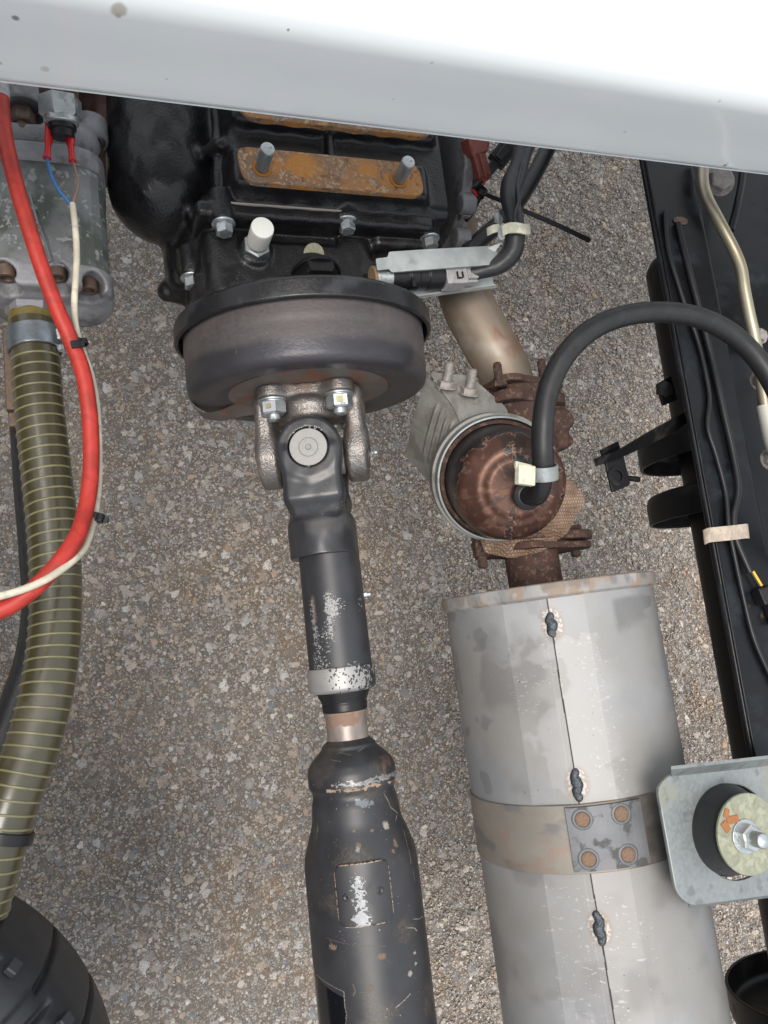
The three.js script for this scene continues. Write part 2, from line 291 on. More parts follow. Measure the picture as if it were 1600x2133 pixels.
M.rustBrown = surf({ w: 512, h: 512, tile: 0.12, bump: 0.0007, fn: (u, v) => {
  const a = FB(u, v, 6, 6, 5, 61), b = FB(u, v, 40, 40, 3, 62), lite = ss(0.58, 0.75, b);
  let c = mix3([0.03, 0.018, 0.015], [0.085, 0.043, 0.031], a); c = mix3(c, [0.22, 0.13, 0.09], lite * 0.45); c = mix3(c, [0.02, 0.014, 0.013], ss(0.6, 0.75, FB(u, v, 14, 14, 3, 64)) * 0.7);
  return { c, r: 0.85, h: a * 0.5 + b * 0.5 };
} });
M.zinc = surf({ w: 256, h: 256, tile: 0.05, bump: 0.00012, fn: (u, v) => { const a = FB(u, v, 6, 6, 5, 71), d = ss(0.62, 0.75, FB(u, v, 9, 9, 3, 73)); return { c: mix3(mix3([0.42, 0.45, 0.47], [0.6, 0.63, 0.64], a), [0.2, 0.19, 0.17], d * 0.6), r: 0.32 + 0.22 * a + 0.2 * d, m: 0.9 - 0.5 * d, h: a }; } });
M.galv = surf({ w: 512, h: 512, tile: 0.16, bump: 0.0003, fn: (u, v) => {
  const a = FB(u, v, 6, 6, 5, 81), sp = N(u, v, 70, 70, 82), d = ss(0.55, 0.75, FB(u, v, 5, 5, 5, 85)), dk = ss(0.62, 0.76, FB(u, v, 16, 16, 3, 88));
  let c = mix3([0.2, 0.22, 0.225], [0.31, 0.335, 0.335], a * 0.6 + sp * 0.4); c = mix3(c, [0.25, 0.25, 0.19], d * 0.6); c = mix3(c, [0.13, 0.14, 0.135], dk * 0.45);
  return { c, r: 0.5 + 0.2 * d + 0.1 * sp, m: 0.55 - 0.25 * d, h: a * 0.6 + sp * 0.4 };
} });
M.alloy = surf({ w: 512, h: 512, tile: 0.14, bump: 0.0005, fn: (u, v) => {
  const a = FB(u, v, 5, 5, 5, 91), b = FB(u, v, 40, 40, 3, 92), gr = ss(0.45, 0.68, FB(u, v, 4, 4, 5, 94)), wh = ss(0.66, 0.78, FB(u, v, 20, 20, 4, 96));
  let c = mix3([0.11, 0.118, 0.114], [0.22, 0.23, 0.235], a); c = mix3(c, [0.045, 0.056, 0.045], gr * 0.85); c = mix3(c, [0.42, 0.44, 0.42], (wh + ss(0.62, 0.7, b) * ss(0.5, 0.6, FB(u, v, 8, 8, 3, 98))) * 0.45);
  return { c, r: 0.62 + 0.2 * gr, m: 0.35 * (1 - gr), h: a * 0.4 + b * 0.6 };
} });
M.alloyClean = surf({ w: 512, h: 512, tile: 0.12, bump: 0.0004, fn: (u, v) => { const a = FB(u, v, 6, 6, 5, 101), b = FB(u, v, 50, 50, 2, 102), d = ss(0.56, 0.75, FB(u, v, 7, 7, 4, 103)); return { c: mix3(mix3([0.17, 0.17, 0.182], [0.28, 0.28, 0.295], a * 0.6 + b * 0.4), [0.085, 0.08, 0.076], d * 0.65), r: 0.6 + 0.15 * d, m: 0.25 - 0.15 * d, h: b * 0.7 + a * 0.3 }; } });
M.bareSteel = surf({ w: 512, h: 512, tile: 0.09, bump: 0.00045, fn: (u, v) => {
  const a = FB(u, v, 6, 6, 5, 111), b = FB(u, v, 74, 74, 3, 112), rust = ss(0.56, 0.74, FB(u, v, 4, 4, 5, 115)), worn = ss(0.6, 0.75, b);
  let c = mix3([0.13, 0.119, 0.111], [0.27, 0.252, 0.24], a); c = mix3(c, [0.2, 0.1, 0.055], rust * 0.65); c = mix3(c, [0.36, 0.34, 0.32], worn * 0.35);
  return { c, r: 0.36 + 0.15 * a + 0.3 * rust, m: 0.75 * (1 - rust * 0.8), h: b };
} });
M.darkBolt = grain([0.15,0.1,0.075],0.55,0.35,0.02);
// drum: blued steel with a brown bloom, longitudinal streaks
M.drum = surf({ w: 1024, h: 512, tile: 0.74, tileY: 0.3, bump: 0.00025, fn: (u, v) => {
  const a = FB(u, v, 14, 6, 5, 131), streak = FB(u, v, 180, 5, 3, 132), band = ss(0.185, 0.15, v + (FB(u, v, 8, 3, 4, 139) - 0.5) * 0.05), bloom = Math.min(1, ss(0.45, 0.65, FB(u, v, 9, 5, 5, 134)) * 0.5 + band * (0.55 + 0.35 * N(u, v, 330, 200, 138))), sc = N(u, v, 260, 120, 137) > 0.984 && a > 0.5 ? 1 : 0;
  let c = mix3([0.028, 0.028, 0.033], [0.06, 0.058, 0.066], a); c = mix3(c, [0.13, 0.112, 0.108], bloom * (0.62 + 0.2 * streak)); c = mix3(c, [0.4, 0.36, 0.32], sc * 0.35);
  return { c, r: 0.36 + 0.25 * bloom + 0.1 * streak, m: 0.35, h: N(u, v, 300, 240, 136) * 0.5 + a * 0.5 };
} });
M.faceRust = surf({ w: 512, h: 512, tile: 0.2, bump: 0.0003, fn: (u, v) => { const a = FB(u, v, 5, 5, 5, 141), b = FB(u, v, 8, 8, 4, 142); return { c: mix3(mix3([0.1, 0.085, 0.075], [0.2, 0.18, 0.165], a), [0.24, 0.09, 0.04], ss(0.48, 0.7, b) * 0.75), r: 0.5 + 0.2 * b, m: 0.35, h: a }; } });
M.pipeTan = surf({ w: 512, h: 512, tile: 0.3, bump: 0.0002, fn: (u, v) => {
  const a = FB(u, v, 5, 5, 5, 151), st = FB(u, v, 40, 4, 3, 152), rust = ss(0.62, 0.75, FB(u, v, 12, 5, 4, 155));
  let c = mix3([0.21, 0.165, 0.125], [0.34, 0.285, 0.23], a * 0.6 + st * 0.4); c = mix3(c, [0.24, 0.1, 0.05], rust * 0.5); c = mix3(c, [0.42, 0.4, 0.37], ss(0.6, 0.75, FB(u, v, 7, 7, 4, 158)) * 0.4);
  return { c, r: 0.5 + 0.15 * a, m: 0.45, h: a };
} });
M.nylonWhite = plain([0.74, 0.74, 0.68], 0.45, 0, { sheen: 0.1 });
M.nylonCream = grain([0.7,0.68,0.53],0.45,0,0.04);
M.redHose = grain([0.43,0.03,0.019],0.5,0,0.05,0.0001);
M.creamCable = grain([0.68,0.62,0.49],0.5,0,0.06);
M.crimpRed = plain([0.5, 0.012, 0.014], 0.32);
M.wireBlue = plain([0.03, 0.17, 0.42], 0.45); M.wireBrown = plain([0.24, 0.15, 0.11], 0.5); M.wireYellow = plain([0.65, 0.42, 0.03], 0.45);
M.brownPlastic = grain([0.23,0.06,0.046],0.55,0,0.03);
M.brakePipe = surf({ w: 128, h: 512, tile: 0.05, tileY: 0.25, bump: 0.00008, fn: (u, v) => { const a = FB(u, v, 4, 7, 5, 201), d = FB(u, v, 5, 5, 4, 204); return { c: mix3(mix3([0.34, 0.3, 0.2], [0.5, 0.47, 0.36], a), [0.32, 0.26, 0.24], ss(0.5, 0.7, d)), r: 0.34 + 0.15 * d, m: 0.75, h: a }; } });
M.tanStrap = grain([0.48,0.4,0.32],0.75,0,0.03,0.0003);
// ---- paint with chips and marks of its own on the propeller shaft (uv 0..1 round and along; u = 0.5 faces up where the lathe starts below)
{
  const dark = (a) => mix3([0.018, 0.018, 0.0205], [0.04, 0.041, 0.046], a);
  M.cupSteel = surf({ w: 256, h: 256, tile: 0.045, bump: 0.0001, fn: (u, v) => { const a = FB(u, v, 6, 6, 5, 501), sc = N(u, v, 60, 9, 502); return { c: mix3([0.24, 0.235, 0.225], [0.33, 0.325, 0.315], a * 0.6 + sc * 0.4), r: 0.52 + 0.15 * a, m: 0.45, h: sc }; } });
  M.yokePaint = surf({ w: 512, h: 512, tile: 0.15, bump: 0.0002, fn: (u, v) => {
    const a = FB(u, v, 5, 5, 5, 511), d = ss(0.52, 0.72, FB(u, v, 4, 4, 5, 513)), sp = N(u, v, 120, 120, 515) > 0.95 && FB(u, v, 6, 6, 4, 516) > 0.6 ? 1 : 0;
    return { c: mix3(mix3(dark(a), [0.075, 0.074, 0.07], d * 0.5), [0.42, 0.42, 0.41], sp * 0.8), r: 0.32 + 0.3 * d, h: a };
  } });
  const UP = 0.5;                                               // set by the lathe's start angle
  M.sleeve = surf({ w: 1024, h: 1024, tile: null, bump: 0.0002, fn: (u, v) => {
    const a = FB(u, v, 9, 6, 5, 521), x = u - 0.5, strip = (c0, w) => Math.exp(-Math.pow((mod(x + 0.044 - c0 + 0.5, 1) - 0.5) / w, 2));
    const cells = N(u, v, 210, 190, 523) * 0.5 + N(u, v, 90, 84, 524) * 0.3 + FB(u, v, 24, 22, 3, 526) * 0.2;
    const m = strip(-0.025, 0.035) * ss(0.3, 0.52, v) * ss(0.86, 0.6, v) * 0.62 + strip(0.03, 0.05) * ss(0.4, 0.52, v) * ss(0.68, 0.55, v) * 0.42 + strip(-0.12, 0.028) * ss(0.4, 0.5, v) * ss(1.02, 0.7, v) * 0.5 + strip(0.16, 0.03) * ss(0.4, 0.5, v) * ss(0.75, 0.55, v) * 0.42 + strip(0.07, 0.06) * ss(0.88, 0.95, v) * 0.5 + strip(-0.06, 0.05) * ss(0.62, 0.75, v) * 0.36 + strip(-0.14, 0.05) * ss(0.8, 0.9, v) * 0.36;
    const chip = cells + m > 1.03 ? 1 : 0, brown = strip(-0.112, 0.011) * ss(0.42, 0.47, v) * ss(0.66, 0.6, v) * (0.5 + a);
    let c = dark(a); c = mix3(c, [0.16, 0.12, 0.1], Math.min(1, brown)); if (chip) c = mix3([0.16, 0.16, 0.16], [0.36, 0.36, 0.355], N(u, v, 220, 200, 525));
    return { c, r: chip ? 0.55 : 0.34 + 0.14 * a, m: chip ? 0.2 : 0, h: chip ? 0.1 : 0.7 };
  } });
  M.collar = surf({ w: 1024, h: 256, tile: null, bump: 0.0003, fn: (u, v) => {
    const a = FB(u, v, 8, 3, 4, 531), cells = N(u, v, 190, 24, 533) * 0.5 + N(u, v, 90, 11, 534) * 0.5, x = mod(u, 1) - 0.456, cover = ss(-0.12, 0.02, x) * 0.27 + ss(0.06, 0.18, x) * 0.26 + 0.05 - ss(0.3, 0.42, Math.abs(x)) * 0.3, paint = cells < cover + 0.05 ? 1 : 0;
    return { c: paint ? dark(a) : mix3([0.27, 0.265, 0.26], [0.38, 0.375, 0.365], a), r: paint ? 0.4 : 0.5, m: paint ? 0 : 0.45, h: paint ? 0.8 : 0.2 };
  } });
  M.spline = surf({ w: 512, h: 128, tile: 0.28, tileY: 0.05, bump: 0.0002, fn: (u, v) => { const a = FB(u, v, 30, 3, 4, 541), r = ss(0.52, 0.66, FB(u, v, 16, 4, 4, 543)); return { c: mix3(mix3([0.2, 0.165, 0.145], [0.36, 0.32, 0.29], a), [0.2, 0.1, 0.055], r * 0.7), r: 0.45 + 0.3 * r, m: 0.45 * (1 - r * 0.7), h: a }; } });
  M.dark = dark;
  M.balance = surf({ w: 512, h: 512, tile: null, bump: 0.0003, fn: (u, v) => {
    const a = FB(u, v, 6, 6, 5, 561), cells = N(u, v, 24, 34, 563) * 0.5 + N(u, v, 70, 90, 564) * 0.3 + FB(u, v, 12, 14, 3, 565) * 0.2, mid = Math.exp(-Math.pow((u - 0.42) / 0.17, 2)) * ss(0.02, 0.3, v) + 0.25 * Math.exp(-Math.pow((v - 0.9) / 0.1, 2)) * (u < 0.6 ? 1 : 0), edge = Math.max(Math.abs(u - 0.5), Math.abs(v - 0.5)) * 2;
    const chip = cells + mid * 0.62 > 0.98 ? 1 : 0, lip = edge > 0.955 && N(u, v, 30, 30, 568) > 0.38 ? 1 : 0;
    let c = dark(a * 0.6); if (chip) c = mix3([0.2, 0.21, 0.22], [0.36, 0.37, 0.385], N(u, v, 90, 90, 567)); if (lip) c = mix3([0.16, 0.09, 0.05], [0.34, 0.28, 0.22], N(u, v, 60, 60, 569));
    return { c, r: chip ? 0.5 : 0.4, m: chip ? 0.25 : 0, h: chip ? 0.2 : 0.8 };
  } });
}

// chipped black paint of the tube; place(px, py, R) gives the uv of a photo pixel on its skin
function makeTubePaint(where) {
  const W = 1024, H = 1024, kind = new Uint8Array(W * H), dark = M.dark;
  const blob = (u, v, r, k, s, flat = 0.62) => { const cx = u * W, cy = v * H, rx = r * W, ry = rx * flat; for (let y = -Math.ceil(ry); y <= ry; y++) for (let x = -Math.ceil(rx); x <= rx; x++) { const i = mod(Math.round(cx + x), W), j = Math.round(cy + y); if (j < 0 || j >= H) continue; const d = Math.hypot(x / rx, y / ry) + (hash(i >> 1, j >> 1, s) - 0.5) * 0.8; if (d < 0.95) kind[j * W + i] = k; } };
  const line = (list, w, k) => { const p = list.map(([x, y]) => where(x, y, 0.052)); for (let i = 0; i < p.length - 1; i++) for (let t = 0; t < 1; t += 0.008) if (hash(i, Math.floor(t * 25), k + list.length) > 0.12) blob(p[i][0] + (p[i + 1][0] - p[i][0]) * t + (hash(i, Math.floor(t * 30), 3) - 0.5) * 0.002, p[i][1] + (p[i + 1][1] - p[i][1]) * t, w * (0.45 + 0.5 * hash(i, Math.floor(t * 12), 5)), k, i + k); };
  let s = 77; const q = () => { s = (s * 16807) % 2147483647; return s / 2147483647; };
  // scattered nicks, thicker in bands where the photograph has them
  for (let i = 0; i < 760; i++) { const x = 640 + q() * 260, y = 1660 + q() * 470, dens = FB(x / 400 % 1, y / 600 % 1, 9, 11, 3, 571); if (q() > ss(0.4, 0.7, dens) + 0.12) continue; const [u, v] = where(x, y, 0.052); blob(u, v, 0.0005 + 0.0013 * Math.pow(q(), 4), q() < 0.55 ? 1 : 2, i, 0.4 + q() * 0.9); }
  for (const [x, y, r, k, f] of [[816, 1737, 0.013, 1, 0.7], [748, 1678, 0.012, 3, 0.6], [765, 1682, 0.018, 3, 0.5], [785, 1684, 0.01, 3, 0.5], [745, 1765, 0.008, 2, 0.8], [744, 1772, 0.007, 4, 0.8], [828, 1775, 0.008, 2, 1.3], [820, 1790, 0.006, 2, 0.7], [780, 1740, 0.006, 2, 0.6], [735, 1735, 0.006, 2, 0.5], [695, 1970, 0.012, 2, 0.5], [790, 1995, 0.012, 2, 0.5], [858, 2013, 0.005, 1, 0.7], [860, 2035, 0.005, 1, 0.7], [848, 2050, 0.007, 1, 0.8], [770, 2055, 0.006, 2, 0.9]]) { const [u, v] = where(x, y, 0.052); blob(u, v, r, k, Math.round(x), f); }
  line([[822, 1670], [835, 1705], [848, 1718], [852, 1722], [843, 1735]], 0.0016, 1); line([[855, 1760], [853, 1790], [855, 1830]], 0.001, 1); line([[858, 1840], [862, 1870]], 0.001, 1); line([[856, 1943], [870, 1952], [884, 1955]], 0.0015, 1); line([[842, 1954], [858, 1962], [864, 1972]], 0.0016, 1); line([[640, 1720], [643, 1750]], 0.0013, 1); line([[664, 2044], [690, 2052], [718, 2062], [719, 2085], [723, 2110], [722, 2140]], 0.0011, 1); line([[818, 2107], [835, 2098], [848, 2090]], 0.0015, 1); line([[735, 2045], [740, 2060], [736, 2070]], 0.0013, 2); line([[750, 2063], [770, 2063]], 0.001, 2); line([[740, 2135], [790, 2125]], 0.0026, 2); line([[680, 1952], [800, 1976]], 0.0008, 2); line([[674, 1575], [690, 1573], [735, 1580]], 0.0012, 4); line([[760, 1575], [790, 1570]], 0.0015, 4); line([[665, 1585], [700, 1590]], 0.001, 4);
  const vw = where(740, 1634, 0.042)[1], [uP0, vP] = where(668, 2052, 0.054), uP1 = where(718, 2062, 0.054)[0], cap = new Uint8Array(0);
  return surf({ w: W, h: H, tile: null, bump: 0.0002, fn: (u, v) => {
    const k = kind[Math.floor(v * H) * W + Math.floor(u * W)], a = FB(u, v, 12, 16, 5, 551), dust = ss(0.52, 0.72, FB(u, v, 9, 14, 5, 553)), cellsW = N(u, v, 110, 300, 556) * 0.6 + N(u, v, 44, 120, 557) * 0.4, dw = v - vw + 0.006 * (FB(u, 0.5, 9, 3, 3, 559) - 0.5);
    let c = dark(a), r = 0.36 + 0.12 * a, m = 0, h = 0.6;
    c = mix3(c, [0.1, 0.078, 0.055], dust * 0.4 * (N(u, v, 300, 300, 558) > 0.55 ? 1.3 : 0.35));
    const x = u - 0.456;
    if (Math.exp(-Math.pow(dw / 0.011, 2)) * (x > -0.06 && x < 0.27 ? 0.75 : 0.32) + cellsW > 1.1) { c = x > 0.16 ? mix3([0.09, 0.1, 0.13], [0.27, 0.28, 0.31], cellsW) : mix3([0.12, 0.12, 0.12], [0.3, 0.3, 0.3], N(u, v, 200, 400, 564)); m = 0.25; h = 0.15; }
    if (Math.exp(-Math.pow((dw - 0.012) / 0.006, 2)) * (x > -0.1 && x < 0.24 ? 0.7 : 0.25) + cellsW > 1.08) { c = mix3([0.16, 0.08, 0.045], [0.36, 0.27, 0.2], cellsW); r = 0.8; }
    if (x > 0.12 && x < 0.26 && dw < 0 && dw > -0.05) c = mix3(c, [0.16, 0.09, 0.055], 0.5 * ss(0.5, 0.7, FB(u, v, 24, 30, 3, 562)));
    if (u > uP0 - 0.2 && u < uP1 && v > vP + (u - uP0) * 0.25) { c = [0.006, 0.007, 0.009]; r = 0.16; }
    if (k === 1) { c = mix3([0.34, 0.31, 0.27], [0.25, 0.21, 0.17], a); r = 0.7; h = 0.4; } if (k === 2) { c = [0.15, 0.105, 0.07]; r = 0.8; h = 0.4; } if (k === 3) { c = [0.17, 0.19, 0.21]; r = 0.3; m = 0.3; h = 0.3; } if (k === 4) { c = [0.22, 0.2, 0.19]; r = 0.6; h = 0.35; }
    return { c, r, m, h };
  } });
}
M.galvDull = surf({ w: 512, h: 512, tile: 0.12, bump: 0.0003, fn: (u, v) => { const a = FB(u, v, 6, 6, 5, 731), b = FB(u, v, 40, 40, 3, 732), d = ss(0.5, 0.7, FB(u, v, 5, 5, 5, 734)); return { c: mix3(mix3([0.17, 0.165, 0.15], [0.29, 0.285, 0.265], a * 0.6 + b * 0.4), [0.12, 0.11, 0.09], d * 0.6), r: 0.6 + 0.15 * d, m: 0.35, h: b }; } });
M.zincDull = grain([0.34,0.31,0.29],0.6,0.3,0.03);
M.blackMatte = surf({ w: 512, h: 512, tile: 0.2, bump: 0.0002, specularIntensity: 0.5, fn: (u, v) => { const a = FB(u, v, 6, 6, 5, 851), d = ss(0.55, 0.75, FB(u, v, 8, 8, 5, 853)), sp = N(u, v, 120, 120, 855) > 0.982 && FB(u, v, 6, 6, 3, 856) > 0.52 ? 1 : 0; return { c: mix3(mix3([0.008, 0.008, 0.009], [0.022, 0.021, 0.02], d), [0.2, 0.19, 0.17], sp * 0.6), r: 0.4 + 0.25 * d, h: a }; } });
M.galvPale = grain([0.47,0.5,0.495],0.5,0.35,0.12,0.0001);
// ---------------------------------------------------------------- ground: worn asphalt with exposed chippings
{
  const S = 2048, tile = 1.3, col = new Float32Array(S * S * 3), hgt = new Float32Array(S * S);
  for (let j = 0; j < S; j++) for (let i = 0; i < S; i++) {
    const u = i / S, v = j / S, a = FB(u, v, 6, 6, 4, 301), b = FB(u, v, 160, 160, 3, 302), g = hash(i, j, 9), k = j * S + i;
    let c = mix3([0.075, 0.064, 0.055], [0.2, 0.172, 0.146], a * 0.35 + b * 0.65); c = mix3(c, [0.2, 0.13, 0.07], ss(0.56, 0.75, FB(u, v, 22, 22, 4, 305)) * 0.35); const q = (0.65 + 0.7 * g) * 1.08;
    col[k * 3] = c[0] * q; col[k * 3 + 1] = c[1] * q; col[k * 3 + 2] = c[2] * q; hgt[k] = 0.15 + 0.3 * b + 0.1 * g;
  }
  const tones = [[0.26, 0.24, 0.22], [0.31, 0.285, 0.26], [0.22, 0.205, 0.195], [0.18, 0.18, 0.185], [0.155, 0.16, 0.165], [0.29, 0.245, 0.2], [0.38, 0.365, 0.345], [0.25, 0.205, 0.165], [0.33, 0.32, 0.31], [0.25, 0.24, 0.23]];
  const stamp = (cx, cy, r, tone, el, an, top) => {
    const R = Math.ceil(r * 1.4), ca = Math.cos(an), sa = Math.sin(an), s0 = Math.floor(rnd() * 1e6), q = rr(0.85, 1.35);
    for (let y = -R; y <= R; y++) for (let x = -R; x <= R; x++) {
      const X = (x * ca + y * sa) / el, Y = (-x * sa + y * ca), th = Math.atan2(Y, X), d = Math.hypot(X, Y) / r * (1 + 0.16 * Math.sin(th * 3 + s0) + 0.1 * Math.sin(th * 5 + s0 * 2.3));
      if (d > 1) continue;
      const i = mod(Math.round(cx + x), S), j = mod(Math.round(cy + y), S), k = j * S + i, n = q * (0.82 + 0.36 * hash(i >> 1, j >> 1, s0));
      col[k * 3] = tone[0] * n; col[k * 3 + 1] = tone[1] * n; col[k * 3 + 2] = tone[2] * n; hgt[k] = Math.max(hgt[k] * 0.4, top * (1 - d * d * 0.45));
    }
  };
  for (let i = 0; i < 60000; i++) stamp(rnd() * S, rnd() * S, rr(1.2, 3), tones[Math.floor(rnd() * 10)], rr(0.8, 1.4), rnd() * 3, rr(0.4, 0.8));
  for (let i = 0; i < 12000; i++) stamp(rnd() * S, rnd() * S, rr(3, 6), tones[Math.floor(rnd() * 10)], rr(0.75, 1.35), rnd() * 3, rr(0.5, 0.95));
  for (let i = 0; i < 1100; i++) stamp(rnd() * S, rnd() * S, rr(6, 12), tones[Math.floor(rnd() * 10)], rr(0.75, 1.35), rnd() * 3, rr(0.6, 1));
  const cb = new Uint8Array(S * S * 4), bb = new Uint8Array(S * S * 4);
  for (let k = 0; k < S * S; k++) { for (let c = 0; c < 3; c++) { cb[k * 4 + c] = enc(col[k * 3 + c]); bb[k * 4 + c] = 255 * clampn(hgt[k], 0, 1); } cb[k * 4 + 3] = bb[k * 4 + 3] = 255; }
  const mat = new THREE.MeshStandardMaterial({ roughness: 0.93, map: dataTex(cb, S, S, true, 60 / tile, 60 / tile), bumpMap: dataTex(bb, S, S, false, 60 / tile, 60 / tile), bumpScale: 0.004 });
  struct('ground', new THREE.Mesh(new THREE.PlaneGeometry(60, 60).rotateX(-Math.PI / 2), mat));

  // chippings that stand proud of the binder, where the picture shows them
  const corners = [P(0, 0, 0), P(1600, 0, 0), P(0, 2133, 0), P(1600, 2133, 0)], x0 = Math.min(...corners.map((p) => p.x)) - 0.1, x1 = Math.max(...corners.map((p) => p.x)) + 0.1, z0 = Math.min(...corners.map((p) => p.z)) - 0.1, z1 = Math.max(...corners.map((p) => p.z)) + 0.1;
  const variants = [0, 1, 2].map((s) => { const g = new THREE.IcosahedronGeometry(1, 1), p = g.attributes.position; for (let i = 0; i < p.count; i++) { const x = p.getX(i), y = p.getY(i), z = p.getZ(i), k = 0.78 + 0.32 * hash(Math.round(x * 50), Math.round(y * 50) * 131 + Math.round(z * 50), s); p.setXYZ(i, x * k, Math.min(y * k, 0.62), z * k); } g.computeVertexNormals(); return g; });
  const stoneMat = new THREE.MeshStandardMaterial({ roughness: 0.85, color: 0xffffff });
  const m4 = new THREE.Matrix4(), q4 = new THREE.Quaternion(), e3 = new THREE.Euler(), cc = new THREE.Color();
  const grit = new THREE.IcosahedronGeometry(1, 0); { const p = grit.attributes.position; for (let i = 0; i < p.count; i++) { const x = p.getX(i), y = p.getY(i), z = p.getZ(i), k = 0.7 + 0.55 * hash(Math.round(x * 50), Math.round(y * 50) * 131 + Math.round(z * 50), 5); p.setXYZ(i, x * k, y * k, z * k); } grit.computeVertexNormals(); }
  // the right-hand side is open and ravelled: grit stands in lumps a few millimetres high with pits between; the left is worn flat
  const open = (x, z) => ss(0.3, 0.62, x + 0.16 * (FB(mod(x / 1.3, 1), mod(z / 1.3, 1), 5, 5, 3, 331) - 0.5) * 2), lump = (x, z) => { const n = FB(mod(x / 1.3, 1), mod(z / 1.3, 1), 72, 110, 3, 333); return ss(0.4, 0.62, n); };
  const layers = [['stone_grit_001', 'coarse loose grit standing in lumps on the sunnier right side', grit, 300000, () => 0.0007 + 0.0014 * Math.pow(rnd(), 1.6), 0.9, 1], ['stone_grit', 'fine angular grit covering the worn asphalt', grit, 330000, () => 0.0006 + 0.0011 * Math.pow(rnd(), 1.8), 0.75, 1], ['stone_chippings', 'small stone chippings standing out of the asphalt', variants[0], 30000, () => 0.0012 + 0.0022 * Math.pow(rnd(), 2), 0.3, 0.9], ['stone_chippings_001', 'mixed stone chippings set in the asphalt', variants[1], 30000, () => 0.0012 + 0.0022 * Math.pow(rnd(), 2), 0.3, 0.9], ['pebbles', 'larger rounded pebbles set flush in the asphalt', variants[2], 15000, () => 0.0022 + 0.0058 * Math.pow(rnd(), 2.6), 0.12, 0.85]];
  for (const [name, label, g, n, size, tilt, flat] of layers) {
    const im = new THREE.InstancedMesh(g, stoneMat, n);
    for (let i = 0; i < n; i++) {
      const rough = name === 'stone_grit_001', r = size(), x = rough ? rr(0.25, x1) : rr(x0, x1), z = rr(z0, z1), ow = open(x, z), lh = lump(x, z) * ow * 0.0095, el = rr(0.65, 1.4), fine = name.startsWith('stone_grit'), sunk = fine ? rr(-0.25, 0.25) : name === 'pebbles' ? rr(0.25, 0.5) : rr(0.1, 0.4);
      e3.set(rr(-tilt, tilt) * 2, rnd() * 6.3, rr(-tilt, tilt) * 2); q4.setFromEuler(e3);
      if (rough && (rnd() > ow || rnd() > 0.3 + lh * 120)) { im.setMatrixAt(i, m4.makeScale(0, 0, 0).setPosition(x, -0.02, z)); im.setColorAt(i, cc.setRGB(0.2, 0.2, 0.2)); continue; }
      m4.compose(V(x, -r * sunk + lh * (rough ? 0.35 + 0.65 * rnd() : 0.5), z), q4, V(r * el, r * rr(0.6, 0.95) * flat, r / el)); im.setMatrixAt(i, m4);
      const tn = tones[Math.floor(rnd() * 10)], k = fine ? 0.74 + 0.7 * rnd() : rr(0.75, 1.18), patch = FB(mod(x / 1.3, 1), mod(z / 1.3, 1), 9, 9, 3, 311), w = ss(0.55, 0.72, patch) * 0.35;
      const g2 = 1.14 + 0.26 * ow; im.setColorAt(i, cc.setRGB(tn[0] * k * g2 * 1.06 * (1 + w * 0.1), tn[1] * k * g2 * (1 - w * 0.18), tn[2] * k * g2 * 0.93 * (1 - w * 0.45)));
    }
    im.name = name; im.userData = { kind: 'stuff', label, category: 'gravel' };
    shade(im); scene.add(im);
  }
  // dead grass stalks and leaf crumbs lying about
  const straw = [], crumb = [];
  for (let i = 0; i < 420; i++) { const L = rr(0.005, 0.016), x = rr(x0, x1), z = rr(z0, z1), a = rnd() * 6.3, g = new THREE.TubeGeometry(new THREE.QuadraticBezierCurve3(V(-L / 2, 0, 0), V(0, rr(0, 0.002), rr(-0.003, 0.003)), V(L / 2, 0, 0)), 6, rr(0.00025, 0.0006), 5); straw.push(g.rotateY(a).translate(x, 0.0018, z)); }
  for (let i = 0; i < 260; i++) { const r = rr(0.0016, 0.0042) * (rnd() < 0.06 ? 2.4 : 1), g = new THREE.PlaneGeometry(r * 2, r * 1.2, 3, 2), p = g.attributes.position; for (let k = 0; k < p.count; k++) p.setXYZ(k, p.getX(k) + rr(-0.25, 0.25) * r, p.getY(k) + rr(-0.25, 0.25) * r, rr(0, 0.35) * r); g.computeVertexNormals(); crumb.push(g.rotateX(-Math.PI / 2 + rr(-0.3, 0.3)).rotateY(rnd() * 6.3).translate(rr(x0, x1), 0.0015, rr(z0, z1))); }
  for (const [name, label, list, c] of [['straw_litter', 'short dry straw stalks scattered on the asphalt', straw, [0.42, 0.33, 0.21]], ['leaf_litter', 'dry brown leaf crumbs scattered on the asphalt', crumb, [0.2, 0.125, 0.07]]]) { const m = shade(new THREE.Mesh(merge(list), plain(c, 0.9))); m.name = name; m.userData = { kind: 'stuff', label, category: 'litter' }; scene.add(m); }
}
